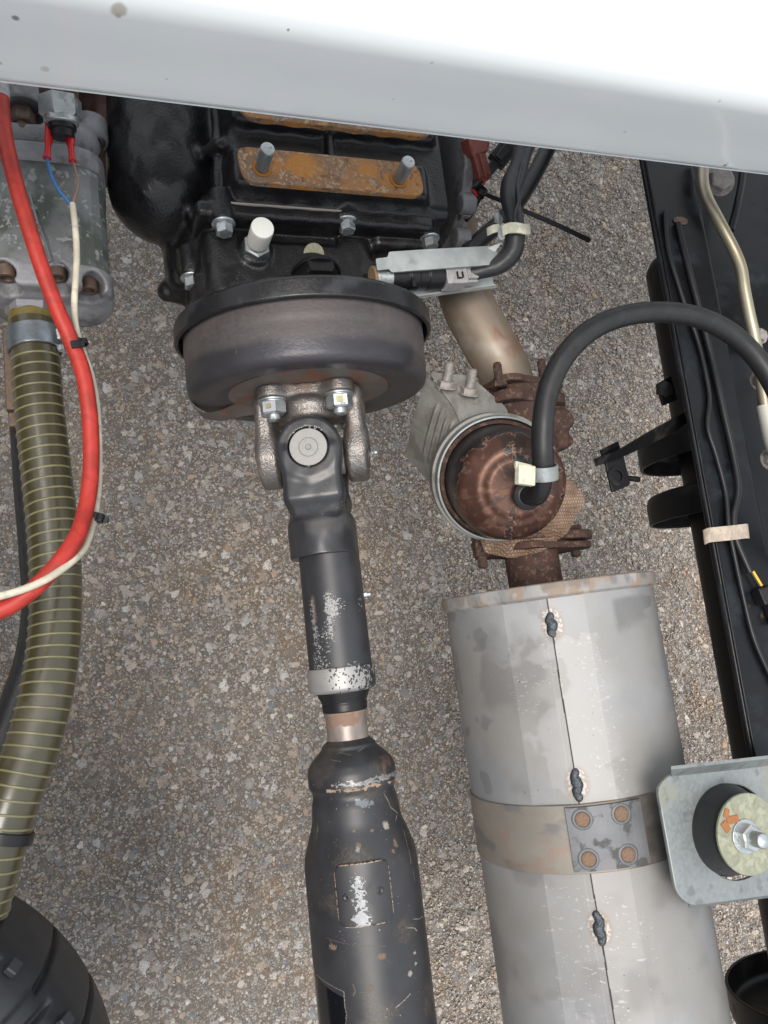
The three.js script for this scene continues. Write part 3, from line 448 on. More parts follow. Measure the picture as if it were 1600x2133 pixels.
// ---------------------------------------------------------------- cab: white rear panel, a body that goes on forward and up
{
  const a = P(0, 165, 0.85), ex = P(1600, 360, 0.85).sub(a).normalize(), fw = V(0, 1, 0).cross(ex).normalize();   // fw points forward (image up)
  if (fw.z > 0) fw.negate();
  const t = new Thing('truck_cab', 'white painted rear edge of a truck cab across the top, with small dirt specks', 'cab', a.clone().setY(0.78));
  // profile in (forward, up): underside return, sill face, rounded shoulder, sloping rear wall
  const prof = [[0.10, -0.012], [0.012, -0.007], [0.003, -0.004], [-0.0005, 0.0005], [-0.0014, 0.008], [-0.0022, 0.03], [-0.0036, 0.058], [-0.0036, 0.07], [-0.0012, 0.0785], [0.0035, 0.0865], [0.02, 0.113], [0.08, 0.21], [0.3, 0.56], [0.33, 0.62], [0.38, 0.9], [0.44, 1.4], [1.5, 1.45]];
  const L0 = -0.75, L1 = 1.15, pos = [], uv = [], idx = [], pt = (s, [f, u]) => a.clone().addScaledVector(ex, s).addScaledVector(fw, f).add(V(0, u, 0));
  // smooth curve through the profile
  const crv = new THREE.SplineCurve(prof.slice(0, 12).map((q) => new THREE.Vector2(...q))).getPoints(150).map((q) => [q.x, q.y]); const all = [...crv, ...prof.slice(12)];
  let v = 0; all.forEach((q, i) => { if (i) v += Math.hypot(q[0] - all[i - 1][0], q[1] - all[i - 1][1]); for (let k = 0; k <= 8; k++) { const s = L0 + (L1 - L0) * k / 8, p = pt(s, q); pos.push(p.x, p.y, p.z); uv.push(s, v); } });
  for (let i = 0; i < all.length - 1; i++) for (let k = 0; k < 8; k++) { const A = i * 9 + k, B = A + 9; idx.push(A, A + 1, B, B, A + 1, B + 1); }
  const g = new THREE.BufferGeometry(); g.setAttribute('position', new THREE.Float32BufferAttribute(pos, 3)); g.setAttribute('uv', new THREE.Float32BufferAttribute(uv, 2)); g.setIndex(idx); g.computeVertexNormals();
  // dirt: single spots where the photograph has them (photo pixel, radius in metres, tone)
  const dirt = [[240, 24, 0.004, 0], [232, 16, 0.0025, 0], [250, 34, 0.002, 0], [415, 10, 0.0012, 1], [28, 38, 0.0018, 1], [195, 152, 0.0022, 0], [198, 147, 0.0016, 0], [84, 148, 0.003, 2], [96, 145, 0.0018, 2], [2, 130, 0.002, 0], [605, 64, 0.0009, 1], [1240, 312, 0.002, 2], [1252, 306, 0.0014, 2], [1300, 276, 0.002, 2], [1293, 279, 0.0012, 1], [1500, 212, 0.0012, 2], [350, 165, 0.001, 2], [1510, 344, 0.0016, 1], [1518, 341, 0.001, 1], [820, 205, 0.001, 2], [670, 180, 0.0008, 2], [900, 130, 0.001, 2], [1130, 240, 0.0009, 2]];
  const W = 2048, Hh = 512, S0 = -0.15, S1 = 0.75, V0 = 0.08, V1 = 0.32;                      // window of the panel's own metres that this texture covers
  // find where each spot lies on the panel by walking its surface
  const spots = dirt.map(([x, y, r, k]) => { let best = [1e9]; for (let i = 0; i < all.length; i++) for (let s = S0; s < S1; s += 0.004) { const q = project(pt(s, all[i])), d = Math.hypot(q[0] - x, q[1] - y); if (d < best[0]) { let vv = 0; for (let j = 1; j <= i; j++) vv += Math.hypot(all[j][0] - all[j - 1][0], all[j][1] - all[j - 1][1]); best = [d, s, vv]; } } return [best[1], best[2], r, k]; });
  const paint = surf({ w: W, h: Hh, tile: S1 - S0, tileY: V1 - V0, bump: 0, clearcoat: 0.6, clearcoatRoughness: 0.08, fn: (u, vv) => {
    const s = u * (S1 - S0), y = vv * (V1 - V0), n = FB(u, vv, 40, 12, 4, 401); let c = mix3([0.74, 0.78, 0.8], [0.71, 0.75, 0.772], FB(u, vv, 7, 3, 5, 402)); let r = 0.33;
    for (const [a1, b1, rr1, k] of spots) { let ds = mod(s - a1, S1 - S0); if (ds > (S1 - S0) / 2) ds -= S1 - S0; let dy = mod(y - b1, V1 - V0); if (dy > (V1 - V0) / 2) dy -= V1 - V0; const d = Math.hypot(ds, dy) / rr1 + (n - 0.5) * 2.4; if (d < 1.1) { const w = ss(1.1, 0.4, d); c = mix3(c, [[0.36, 0.33, 0.28], [0.1, 0.1, 0.11], [0.5, 0.48, 0.43]][k], w * 0.8); r = 0.6; } }
    if (N(u, vv, 700, 190, 405) > 0.994 && n > 0.55) c = mix3(c, [0.5, 0.49, 0.46], 0.4);
    return { c, r };
  } });
  t.add('rear_panel', g, paint);
}
// ---------------------------------------------------------------- gearbox
const GB = P(685, 355, 0.66);                                   // middle of the rusty mounting pad
const gb = (x, y, v) => { const p = P(x, y, 0.66 + v / 1000); return [(p.x - GB.x) * 1000, (p.z - GB.z) * 1000]; };   // photo pixel at a height -> gearbox millimetres
const gw = (u, v, w) => V(GB.x + u / 1000, GB.y + v / 1000, GB.z + w / 1000);
const gearbox = new Thing('gearbox', 'black cast gearbox with two rusty mounting pads under the white cab edge', 'gearbox', V(GB.x, 0.42, GB.z));
{
  const box = (x0, y0, x1, y1, v0, v1, r) => {
    const mx = (x0 + x1) / 2, my = (y0 + y1) / 2, a = gb(x0, my, v1)[0], b = gb(x1, my, v1)[0], c = gb(mx, y0, v1)[1], d = gb(mx, y1, v1)[1];
    return { a, b, c, d, f: (x, y, z) => sBox(x - (a + b) / 2, y - (v0 + v1) / 2, z - (c + d) / 2, (b - a) / 2, (v1 - v0) / 2, (d - c) / 2, r) };
  };
  const pad2 = box(495, 322, 880, 392, -12, 0, 3), pad1 = box(490, 180, 892, 263, -12, 0, 3);
  const ped2 = box(486, 318, 892, 397, -40, -2.5, 7), ped1 = box(480, 170, 902, 268, -40, -2.5, 7);
  const trunk = box(466, 60, 950, 436, -210, -17, 14), shoulder = box(372, 20, 520, 575, -150, -62, 26), flank = box(345, 470, 470, 600, -135, -92, 18);
  const bridge = box(684, 270, 698, 330, -40, -5, 5);
  const flange = box(408, 428, 905, 462, -150, -22, 7), cover = box(425, 455, 790, 640, -150, -42, 20), band = box(545, 470, 706, 500, -48, -36, 5), boss = box(770, 440, 925, 520, -120, -40, 12), lowcov = box(400, 520, 800, 650, -160, -70, 24);
  const brB = gb(532, 520, -40), hump = [...[gb(352, 330, -95)]][0], humpEnd = gb(345, 392, -95), lugA = gb(334, 597, -112), lugB = gb(420, 600, -112), plug = gb(662, 560, -34), sens = gb(790, 575, -45);
  const bolts = [[466, 462, -27], [722, 458, -27], [895, 494, -38], [400, 575, -84]].map(([x, y, v]) => [...gb(x, y, v), v]);
  const at3 = (x, y, v) => { const [u, w] = gb(x, y, v); return [u, v, w]; };
  const ribs = [[at3(392, 215, -58), at3(400, 455, -64), 4, 7], [at3(450, 215, -40), at3(455, 420, -42), 5, 8], [at3(420, 455, -64), at3(372, 530, -96), 3.5, 5], [at3(300, 240, -52), at3(300, 400, -56), 3, 6], [at3(270, 330, -66), at3(370, 322, -50), 3, 6], [at3(392, 340, -66), at3(455, 300, -30), 5, 8], [at3(425, 490, -72), at3(385, 560, -92), 4, 6], [at3(335, 470, -112), at3(338, 500, -112), 4, 3]];
  const f = (x, y, z) => {
    let d = smin(trunk.f(x, y, z), smin(ped2.f(x, y, z), ped1.f(x, y, z), 3), 10);
    d = smin(d, bridge.f(x, y, z), 5);
    d = smin(d, shoulder.f(x, y, z), 30); d = smin(d, flank.f(x, y, z), 16);
    d = smin(d, sCap(x, y, z, [hump[0], -95, -260], [humpEnd[0], -95, humpEnd[1]], 56, 56), 9);
    d = smin(d, flange.f(x, y, z), 3.5);
    let c = smin(cover.f(x, y, z), lowcov.f(x, y, z), 16); c = smin(c, boss.f(x, y, z), 6);
    c = smin(c, sCyl(Math.hypot(x - brB[0], z - brB[1]), y + 50, 15, 12, 3), 7);
    c = smin(c, sCyl(Math.hypot(x - sens[0], y + 64), z - sens[1], 20, 18, 4), 6);
    c = smax(c, -band.f(x, y, z), 4);
    for (const [bx, bz, bv] of bolts) c = smin(c, sCyl(Math.hypot(x - bx, y - bv + 2), z - bz + 16, 11.5, 16, 2.5), 5);
    d = smin(d, c, 3);
    d = smin(d, sCap(x, y, z, [lugA[0] + 8, -122, lugA[1]], [lugB[0], -122, lugB[1]], 11, 15), 5);
    for (const [A, B, r, k] of ribs) d = smin(d, sCap(x, y, z, A, B, r), k);     // ribs and bumps along the left flank
    return d + 0.5 * Math.sin(x * 0.21 + 1) * Math.sin(z * 0.17) * Math.sin(y * 0.19);
  };
  const MM = new THREE.Matrix4().makeTranslation(GB.x, GB.y, GB.z).multiply(new THREE.Matrix4().makeScale(0.001, 0.001, 0.001));
  gearbox.add('casing', cast(f, [-215, -235, -215], [130, 8, 150], 2.6, MM), M.castBlack);
  // pads
  const padPlate = (b, skew) => { const o = roundOutline([[b.a, b.c], [b.b - 3, b.c - skew], [b.b, b.d + skew], [b.a + 4, b.d]].map(([u, w]) => new THREE.Vector2(u / 1000, -w / 1000)).reverse(), 0.013); return plate(o, 0.009, 0.0012).translate(GB.x, GB.y - 0.009, GB.z); };
  const p2 = gearbox.add('mounting_pad', padPlate(pad2, 0), M.rustPad, null, 'orange rusty pad with two studs'); gearbox.add('mounting_pad', padPlate(pad1, 0), M.rustPad, null, 'brown rusty pad half hidden by the cab edge');
  const orange = plain([0.42, 0.15, 0.02], 0.9);
  for (const [x, y] of [[546, 350], [830, 374]]) { const [u, w] = gb(x, y, 0), sd = gearbox.add('stud', merge([stud(0.0066, 0.029, 0.0015).translate(gw(u, 0, w).x, gw(u, 0, w).y, gw(u, 0, w).z), disc(0.0062, 0.0298, 0.0012).translate(gw(u, 0, w).x, gw(u, 0, w).y, gw(u, 0, w).z)]), M.zinc); gearbox.add('rust_ring', lathe([[0.0066, 0], [0.0092, 0], [0.0088, 0.0007], [0.0066, 0.001]], 32).translate(gw(u, 0, w).x, gw(u, 0, w).y + 0.0001, gw(u, 0, w).z), orange, sd); }
  // gasket line between casing and rear cover
  const ga = gb(480, 424, -21), gbb = gb(712, 427, -21);
  gearbox.add('gasket', rbox((gbb[0] - ga[0]) / 1000, 0.0035, 0.0016, 0.0005).translate(gw((ga[0] + gbb[0]) / 2, -20.5, ga[1]).x, gw(0, -21.5, 0).y, gw(0, 0, ga[1] - 0.5).z), plain([0.34, 0.31, 0.28], 0.7));
  // bolts of the rear cover, heads to the rear
  for (const [u, w, v] of bolts) gearbox.add('bolt', place(boltGeo(0.0072), gw(u, v - 2, w + 0.5), V(0, 0.1, 1)), M.zinc);
  // breather: zinc hexagon and white cap
  const bp = gw(brB[0], -38, brB[1]);
  const br = gearbox.add('breather', merge([hexNut(0.0112, 0.009), lathe(soften([[0, 0.009], [0.0078, 0.009], [0.0078, 0.014], [0, 0.014]]), 24)].map((g) => g.translate(bp.x, bp.y, bp.z))), M.zinc);
  gearbox.add('breather_cap', lathe(soften([[0, 0.011], [0.0098, 0.011], [0.0104, 0.014], [0.0107, 0.035], [0.0104, 0.0385], [0, 0.0388]], 0.0012, 4), 40).translate(bp.x, bp.y, bp.z), M.nylonWhite, br);
  // level plug with a paint-marked sticker behind it
  const pp = gw(plug[0], -44, plug[1] + 1);
  gearbox.add('plug', place(merge([hexNut(0.0215, 0.014), disc(0.025, 0.004)]), pp, V(0, 0.35, 1), V(1, 0, 0), Math.PI / 6), M.blackMatte);
  const stk = gb(655, 524, -40);
  gearbox.add('inspection_label', place(disc(0.0105, 0.0009, 0.0003), gw(stk[0], -43, stk[1] + 1), V(0, 0.95, 0.45)), grain([0.33,0.32,0.22],0.55,0,0.008));
  // grey alloy end flange on the right with its bolt
  const ef = gb(952, 400, -30), efm = new THREE.Matrix4().copy(MM);
  const e0 = gb(958, 330, -40)[0];
  const ff = (x, y, z) => {
    const tilt = (x - e0) ;
    let d = sCyl(Math.hypot(y + 100, z + 70), tilt - 1, 84, 6, 2);
    for (const [ly, lz] of [[-40, -2], [-62, 24]]) d = smin(d, sCyl(Math.hypot(y - ly, z - lz), tilt - 0, 11, 9, 3), 7);
    return d;
  };
  gearbox.add('end_flange', cast(ff, [e0 - 22, -205, -190], [e0 + 24, 15, 70], 2.4, efm), M.alloyClean);
  const fb = P(958, 437, 0.61);
  gearbox.add('bolt', place(boltGeo(0.0072), fb, V(1, 0.1, 0.1)), M.zinc);
}
// ---------------------------------------------------------------- parking brake drum, flange yoke, propeller shaft
const AX0 = P(636, 690, 0.56), AX1 = P(776, 2020, 0.565);
const axle = axisBody(AX0, AX1);
{
  const [, k0] = axle.here(690), mm = k0 * 1000 / 0.47 * 0.966;                // photo pixels to metres at the drum, in units of my 0.47 mm drawing
  const q = (l) => l.map(([r, z, c]) => [r * mm / 1000 * 1, z * mm / 1000, c === undefined ? undefined : c * mm / 1000]).map(([r, z, c]) => [r, z, c]);
  const CZ = 137, yk = 0.9 / 0.966;                                     // cross centre, in drawing units from the drum's rim; scale of the joint
  const cross = axle.point(axle.at(955), 0, 0).addScaledVector(RIGHT, -8 * k0), dd = V(0, -Math.sin(3.5 * rad), Math.cos(3.5 * rad)).addScaledVector(V(1, 0, 0), axle.d.x).normalize();   // the gearbox output points a little downhill
  const D0 = cross.clone().addScaledVector(dd, -(54 + (CZ - 66) * yk) * mm / 1000), dax = axisBody(D0, D0.clone().add(dd));
  const t = new Thing('brake_drum', 'dark steel parking brake drum behind the gearbox, with black dust rim', 'brake drum', V(AX0.x, AX0.y - 0.13, AX0.z));
  t.add('drum', dax.put(lathe(soften(q([[112, -8, 1], [118, -8, 1], [118.5, 16, 3], [117.5, 21, 4], [118, 34, 18], [117, 58, 22], [93, 58, 10], [82, 53.5, 1], [79.5, 53, 0.5]]), 0.002, 8), 128)), M.drum);
  t.add('dust_rim', dax.put(lathe(soften(q([[0, -16], [122, -16, 2], [126.5, -13, 3], [126.5, 4, 1.5], [123, 5, 1], [121.5, 2], [121, -10], [0, -10]]), 0.002, 4), 128)), M.blackSmooth);
  t.add('drum_face', dax.put(lathe(soften(q([[79.3, 48], [79.3, 53.6, 0.5], [70, 54.2], [0, 54.2]]), 0.0005, 2), 96)), M.faceRust);
  // bent sheet guard hanging off the lower left of the drum
  const rowA = px3([[396, 838, 0.545], [420, 858, 0.53], [455, 856, 0.525], [490, 842, 0.52], [528, 836, 0.52]]), rowB = px3([[402, 846, 0.52], [428, 872, 0.505], [468, 876, 0.50], [500, 868, 0.50], [530, 864, 0.50]]);
  const ca = new THREE.CatmullRomCurve3(rowA).getPoints(24), cb = new THREE.CatmullRomCurve3(rowB).getPoints(24);
  t.add('guard_plate', sheet(ca, cb, 0.0012, V(0, 1, 0.3)), M.faceRust, null, 'bent sheet guard under the drum');
  // ---- flange yoke, bare steel, bolted to the drum face
  const fy = new Thing('flange_yoke', 'bare steel flange yoke bolted to the brake drum face', 'yoke', V(AX0.x, AX0.y - 0.07, AX0.z + 0.1));
  const basis = (z, o, k) => { const spin = 21 * rad, x0 = V(1, 0, 0).addScaledVector(z, -z.x).normalize(), y0 = z.clone().cross(x0), x = x0.clone().multiplyScalar(Math.cos(spin)).addScaledVector(y0, Math.sin(spin)), y = z.clone().cross(x); return new THREE.Matrix4().makeBasis(x, y, z).setPosition(o).multiply(new THREE.Matrix4().makeScale(k, k, k)); };
  const kY = mm * yk / 1000, MM = basis(dd, cross.clone().addScaledVector(dd, -CZ * kY), kY), MS = basis(axle.d, cross.clone().addScaledVector(axle.d, -CZ * kY), kY);
  const W = (x, y, z) => V(x, y, z).applyMatrix4(MM), WS = (x, y, z) => V(x, y, z).applyMatrix4(MS), jx = W(1, 0, 0).sub(W(0, 0, 0)).normalize(), jy = W(0, 1, 0).sub(W(0, 0, 0)).normalize();
  const f = (x, y, z) => {
    let d = sCyl(Math.hypot(x, y), z - 72, 44, 6, 3);
    for (const sx of [-1, 1]) for (const sy of [-1, 1]) d = smin(d, sCyl(Math.hypot(x - sx * 34, y - sy * 37), z - 72.5, 15.5, 6.5, 3), 14);
    d = smin(d, sCyl(Math.hypot(x, y), z - 84, 33, 16, 8), 12);
    for (const s of [-1, 1]) {
      const X = x * s, in0 = 34 + 0.0 * z;
      const arm = sBox(X - 47, y, z - 104, 9.5, 29 - (z - 76) * 0.02, 36, 7), eye = sCyl(Math.hypot(y, z - CZ), X - 45.5, 29, 11, 5);
      let a = smin(arm, eye, 10); a = smin(a, sBox(X - 40, y, z - 84, 12, 15, 12, 6), 12);
      d = smin(d, a, 9);
    }
    d = smax(d, -sCyl(Math.hypot(y, z - CZ), x, 15, 90, 1), 2);
    return d + 0.08 * Math.sin(x * 0.5) * Math.sin(y * 0.43) * Math.sin(z * 0.47);
  };
  fy.add('yoke', cast(f, [-66, -66, 62], [66, 66, 172], 1.6, MM), M.bareSteel);
  const nut = merge([disc(0.0125, 0.0022), hexNut(0.0098, 0.0105).translate(0, 0.0035, 0), stud(0.0058, 0.006, 0.0014).translate(0, 0.0138, 0), lathe(soften([[0, 0.0022], [0.0112, 0.0022], [0.0105, 0.0038], [0, 0.0038]]), 32)]).scale(1.15, 1.1, 1.15);
  const paintMark = grain([0.55, 0.53, 0.27], 0.6, 0, 0.008), dullMark = grain([0.4, 0.35, 0.2], 0.6, 0, 0.006);
  for (const [sx, sy, mark] of [[-1, 1, 1], [1, 1, 1], [-1, -1, 0], [1, -1, 0]]) {
    const n = fy.add('flange_nut', place(nut, W(sx * 34, sy * 37, 79), dd, jx, sx * 0.35), M.zinc);
    if (mark) fy.add('paint_mark', place(rbox(sx < 0 ? 0.005 : 0.0068, 0.0007, sx < 0 ? 0.0045 : 0.006, 0.0003), W(sx * 34 + (sx < 0 ? -3 : 1.5), sy * 37 + 12.6, 88), jy.clone().addScaledVector(jx, sx < 0 ? -0.35 : 0.18), jx), sx < 0 ? dullMark : paintMark, n);
  }
  // bearing cups in the steel yoke, and the cross
  const cup = disc(0.0142, 0.004, 0.0008);
  for (const s of [-1, 1]) fy.add('bearing_cup', place(lathe(soften([[0, 0], [0.0145, 0], [0.0145, 0.024], [0, 0.024]], 0.0008), 40), W(s * 33, 0, CZ), jx.clone().multiplyScalar(s), dd), M.darkBolt);
  for (const s of [-1, 1]) fy.add('seal', place(lathe(soften([[0, 0], [0.0185, 0], [0.0185, 0.006], [0.013, 0.007], [0, 0.007]], 0.001), 40), W(s * 25.5, 0, CZ), jx.clone().multiplyScalar(s), dd), M.zincDull);
  fy.add('grease_nipple', place(merge([hexNut(0.0035, 0.005), lathe(soften([[0, 0.004], [0.0022, 0.004], [0.0026, 0.008], [0.0016, 0.01], [0, 0.0105]], 0.0005), 16)]), W(57, 4, CZ + 1), jx.clone().addScaledVector(jy, 0.3), dd), M.zinc);
  // ---- propeller shaft: black tube yoke, slip sleeve, spline and tube
  const ps = new Thing('propeller_shaft', 'black painted propeller shaft with chipped paint, running down the middle', 'drive shaft', V(AX1.x, AX1.y - 0.06, AX0.z + 0.16));
  const zc = CZ + (axle.surfAt(1098, -16 * rad, 0.03) - axle.at(955)) / kY;        // collar position in yoke units
  const g = (x, y, z) => {
    let d = sCyl(Math.hypot(x, y), z - (zc + 3), 35.5, 24, 1.5);
    for (const s of [-1, 1]) {
      const Y = y * s;
      let a = sBox(x, Y - 42, z - (CZ + 26), 30 - (z - CZ) * 0.02, 9, 28, 6);
      a = smin(a, sCyl(Math.hypot(x, z - CZ), Y - 41, 33, 10, 4.5), 8);
      a = smin(a, sBox(x, Y - 30, z - (zc - 26), 27, 14, 16, 9), 14);
      d = smin(d, a, 8);
    }
    d = smax(d, -sCyl(Math.hypot(x, z - CZ), y, 20.3, 90, 1), 1.5);
    d = smax(d, -sBox(x - 44, y, z - (CZ + 18), 14, 26, 50, 12), 6); d = smax(d, -sBox(x + 44, y, z - (CZ + 18), 14, 26, 50, 12), 6);
    return d + 0.2 * Math.sin(x * 0.3 + 2) * Math.sin(z * 0.21);
  };
  ps.add('tube_yoke', cast(g, [-50, -58, CZ - 40], [50, 58, zc + 32], 1.6, MS), M.yokePaint);
  ps.add('cross', [place(disc(0.012, 0.056), WS(0, -31, CZ), jy, jx), place(disc(0.012, 0.056), WS(-31, 0, CZ), jx, jy), new THREE.SphereGeometry(0.018, 24, 16).translate(...WS(0, 0, CZ).toArray())], M.darkBolt);
  ps.add('bearing_cup', place(lathe(soften([[0, 0], [0.0182, 0], [0.0182, 0.0052, 0.0009], [0.0094, 0.0052, 0.0003], [0.009, 0.0047, 0.0002], [0.0086, 0.0052, 0.0003], [0.003, 0.0052, 0.0003], [0.0024, 0.0046], [0, 0.0046]], 0.0005, 3), 64), WS(0, 46.5, CZ), jy, jx), M.cupSteel);
  ps.add('bearing_cup', place(disc(0.0182, 0.005), WS(0, -46.5, CZ), jy.clone().negate(), jx), M.cupSteel);
  { // peened crumbs of bare metal round the cup
    const l = []; for (let i = 0; i < 34; i++) { const a = i < 15 ? Math.PI / 2 + rr(-0.75, 0.75) : -Math.PI / 2 + rr(-0.2, 0.2), r = i < 15 ? rr(19.6, 22.5) : rr(20, 28 - 0), b = new THREE.DodecahedronGeometry(rr(0.6, 1.3) * 0.001, 0); l.push(b.translate(...WS(-Math.cos(a) * r * 1, 51.2 + rr(-0.3, 0.5), CZ - Math.sin(a) * r).toArray())); }
    ps.add('staked_metal', boxUV(merge(l)), plain([0.5, 0.5, 0.49], 0.35, 0.8));
  }
  const TH = -16 * rad, US = 0.5 + TH / 2 / Math.PI;             // where the shaft's skin faces the viewer
  const A = (rows, c = 0.0015, n = 3, segs = 72, unit) => axle.put(lathe(soften(axle.prof(rows), c, n), segs, unit));
  ps.add('slip_sleeve', A([[1120, 58], [1128, 62], [1132, 63], [1180, 63], [1290, 64.5], [1392, 65.5], [1396, 60]], 0.001, 3, 72, true), M.sleeve);
  ps.add('dust_collar', A([[1388, 60], [1388, 70], [1404, 70.5], [1434, 70, 0.004], [1440, 60], [1440, 50]], 0.0015, 3, 72, true), M.collar);
  ps.add('dust_boot', A([[1428, 56], [1440, 56], [1456, 49], [1462, 46.5], [1466, 47.5], [1480, 46.5], [1482, 42]], 0.002), M.plasticBlack);
  ps.add('spline_shaft', A([[1470, 43], [1484, 44.5], [1487, 42.5], [1560, 43.5]], 0.0008), M.spline);
  const tubeProf = soften(axle.prof([[1538, 44], [1544, 50, 0.001], [1549, 56, 0.001], [1556, 57.5, 0.001], [1570, 73], [1586, 87], [1600, 91.5], [1630, 91.5, 0.003], [1641, 85.5, 0.002], [1650, 85, 0.002], [1664, 89], [1706, 93], [1740, 105], [1772, 115.5], [1800, 118], [2000, 121], [2200, 123], [2420, 125], [2500, 125]]), 0.005, 6);
  const arcLen = [0]; for (let i = 1; i < tubeProf.length; i++) arcLen.push(arcLen[i - 1] + Math.hypot(tubeProf[i][0] - tubeProf[i - 1][0], tubeProf[i][1] - tubeProf[i - 1][1]));
  const rowV = (py, R = 0.05) => { const s = axle.surfAt(py, TH, R); let i = 1; while (i < tubeProf.length - 1 && tubeProf[i][1] < s) i++; const t = clampn((s - tubeProf[i - 1][1]) / (tubeProf[i][1] - tubeProf[i - 1][1] || 1), 0, 1); return (arcLen[i - 1] + t * (arcLen[i] - arcLen[i - 1])) / arcLen[arcLen.length - 1]; };
  const colU = (px, py) => { const c = 690 + (py - 1200) * 0.1; return US + Math.asin(clampn((px - c) / 120, -0.95, 0.95)) / 2 / Math.PI; };
  ps.add('tube', axle.put(lathe(tubeProf, 96, true)), makeTubePaint((px, py, R) => [colU(px, py), rowV(py, R)]));
  // riveted balance plate on the tube
  const RB = 119.4 * axle.here(1865)[1], sB0 = axle.surfAt(1797, TH, RB), sB1 = axle.surfAt(1930, TH, RB), pts = (z, da) => axle.point(sB0 + (sB1 - sB0) * (z * 0.5 + 0.5), TH + da, RB);
  {
    const nu = 18, nv = 18, pos = [], nor = [], uv = [], idx = [], inside = (a, b) => { const ax = Math.abs(a), by = Math.abs(b), r = 0.2; return ax > 1 - r && by > 1 - r ? Math.hypot(ax - 1 + r, by - 1 + r) / r : 0; };
    // rounded square in (angle, along) coordinates, as a thin raised shell
    const rings = [1.0, 1.0, 0.985, 0.9, 0.7, 0.4, 0], hgt = [-1.2, 0.5, 0.95, 1.0, 1.0, 1.0, 1.0], seg = 48;
    for (let ri = 0; ri < rings.length; ri++) for (let k = 0; k <= seg; k++) { const a = k / seg * 2 * Math.PI, c = Math.cos(a), s = Math.sin(a), m = Math.pow(Math.pow(Math.abs(c), 7) + Math.pow(Math.abs(s), 7), -1 / 7) * rings[ri]; const X = c * m, Z = s * m; const da = 0.0 + X * 0.47, p = pts(Z, da), n = axle.nrm(TH + da); p.addScaledVector(n, hgt[ri] * 0.0012); pos.push(p.x, p.y, p.z); uv.push(X * 0.5 + 0.5, Z * 0.5 + 0.5); }
    for (let ri = 0; ri < rings.length - 1; ri++) for (let k = 0; k < seg; k++) { const a = ri * (seg + 1) + k, b = a + seg + 1; idx.push(a, a + 1, b, b, a + 1, b + 1); }
    const gg = new THREE.BufferGeometry(); gg.setAttribute('position', new THREE.Float32BufferAttribute(pos, 3)); gg.setAttribute('uv', new THREE.Float32BufferAttribute(uv, 2)); gg.setIndex(idx); gg.computeVertexNormals();
    ps.add('balance_plate', gg, M.balance);
    for (const [da, z] of [[-0.29, 0.04], [0.27, -0.03]]) { const p = pts(z, da), n = axle.nrm(TH + da); ps.add('spot_weld', place(lathe([[0.0034, 0], [0.0028, 0.0007], [0.0018, 0.0003], [0, 0]], 24), p.addScaledVector(n, 0.0011), n), M.blackSmooth); }
  }
  // grease nipple on the right of the sleeve
  const gs = axle.here(1246), gn = gs[2].clone().addScaledVector(V(1, 0.1, 0).normalize(), 64 * gs[1]);
  ps.add('grease_nipple', place(merge([hexNut(0.0028, 0.0035), lathe(soften([[0, 0.003], [0.002, 0.003], [0.0024, 0.007], [0, 0.0085]], 0.0005), 16)]), gn, V(1, 0.1, 0)), M.zinc);
}
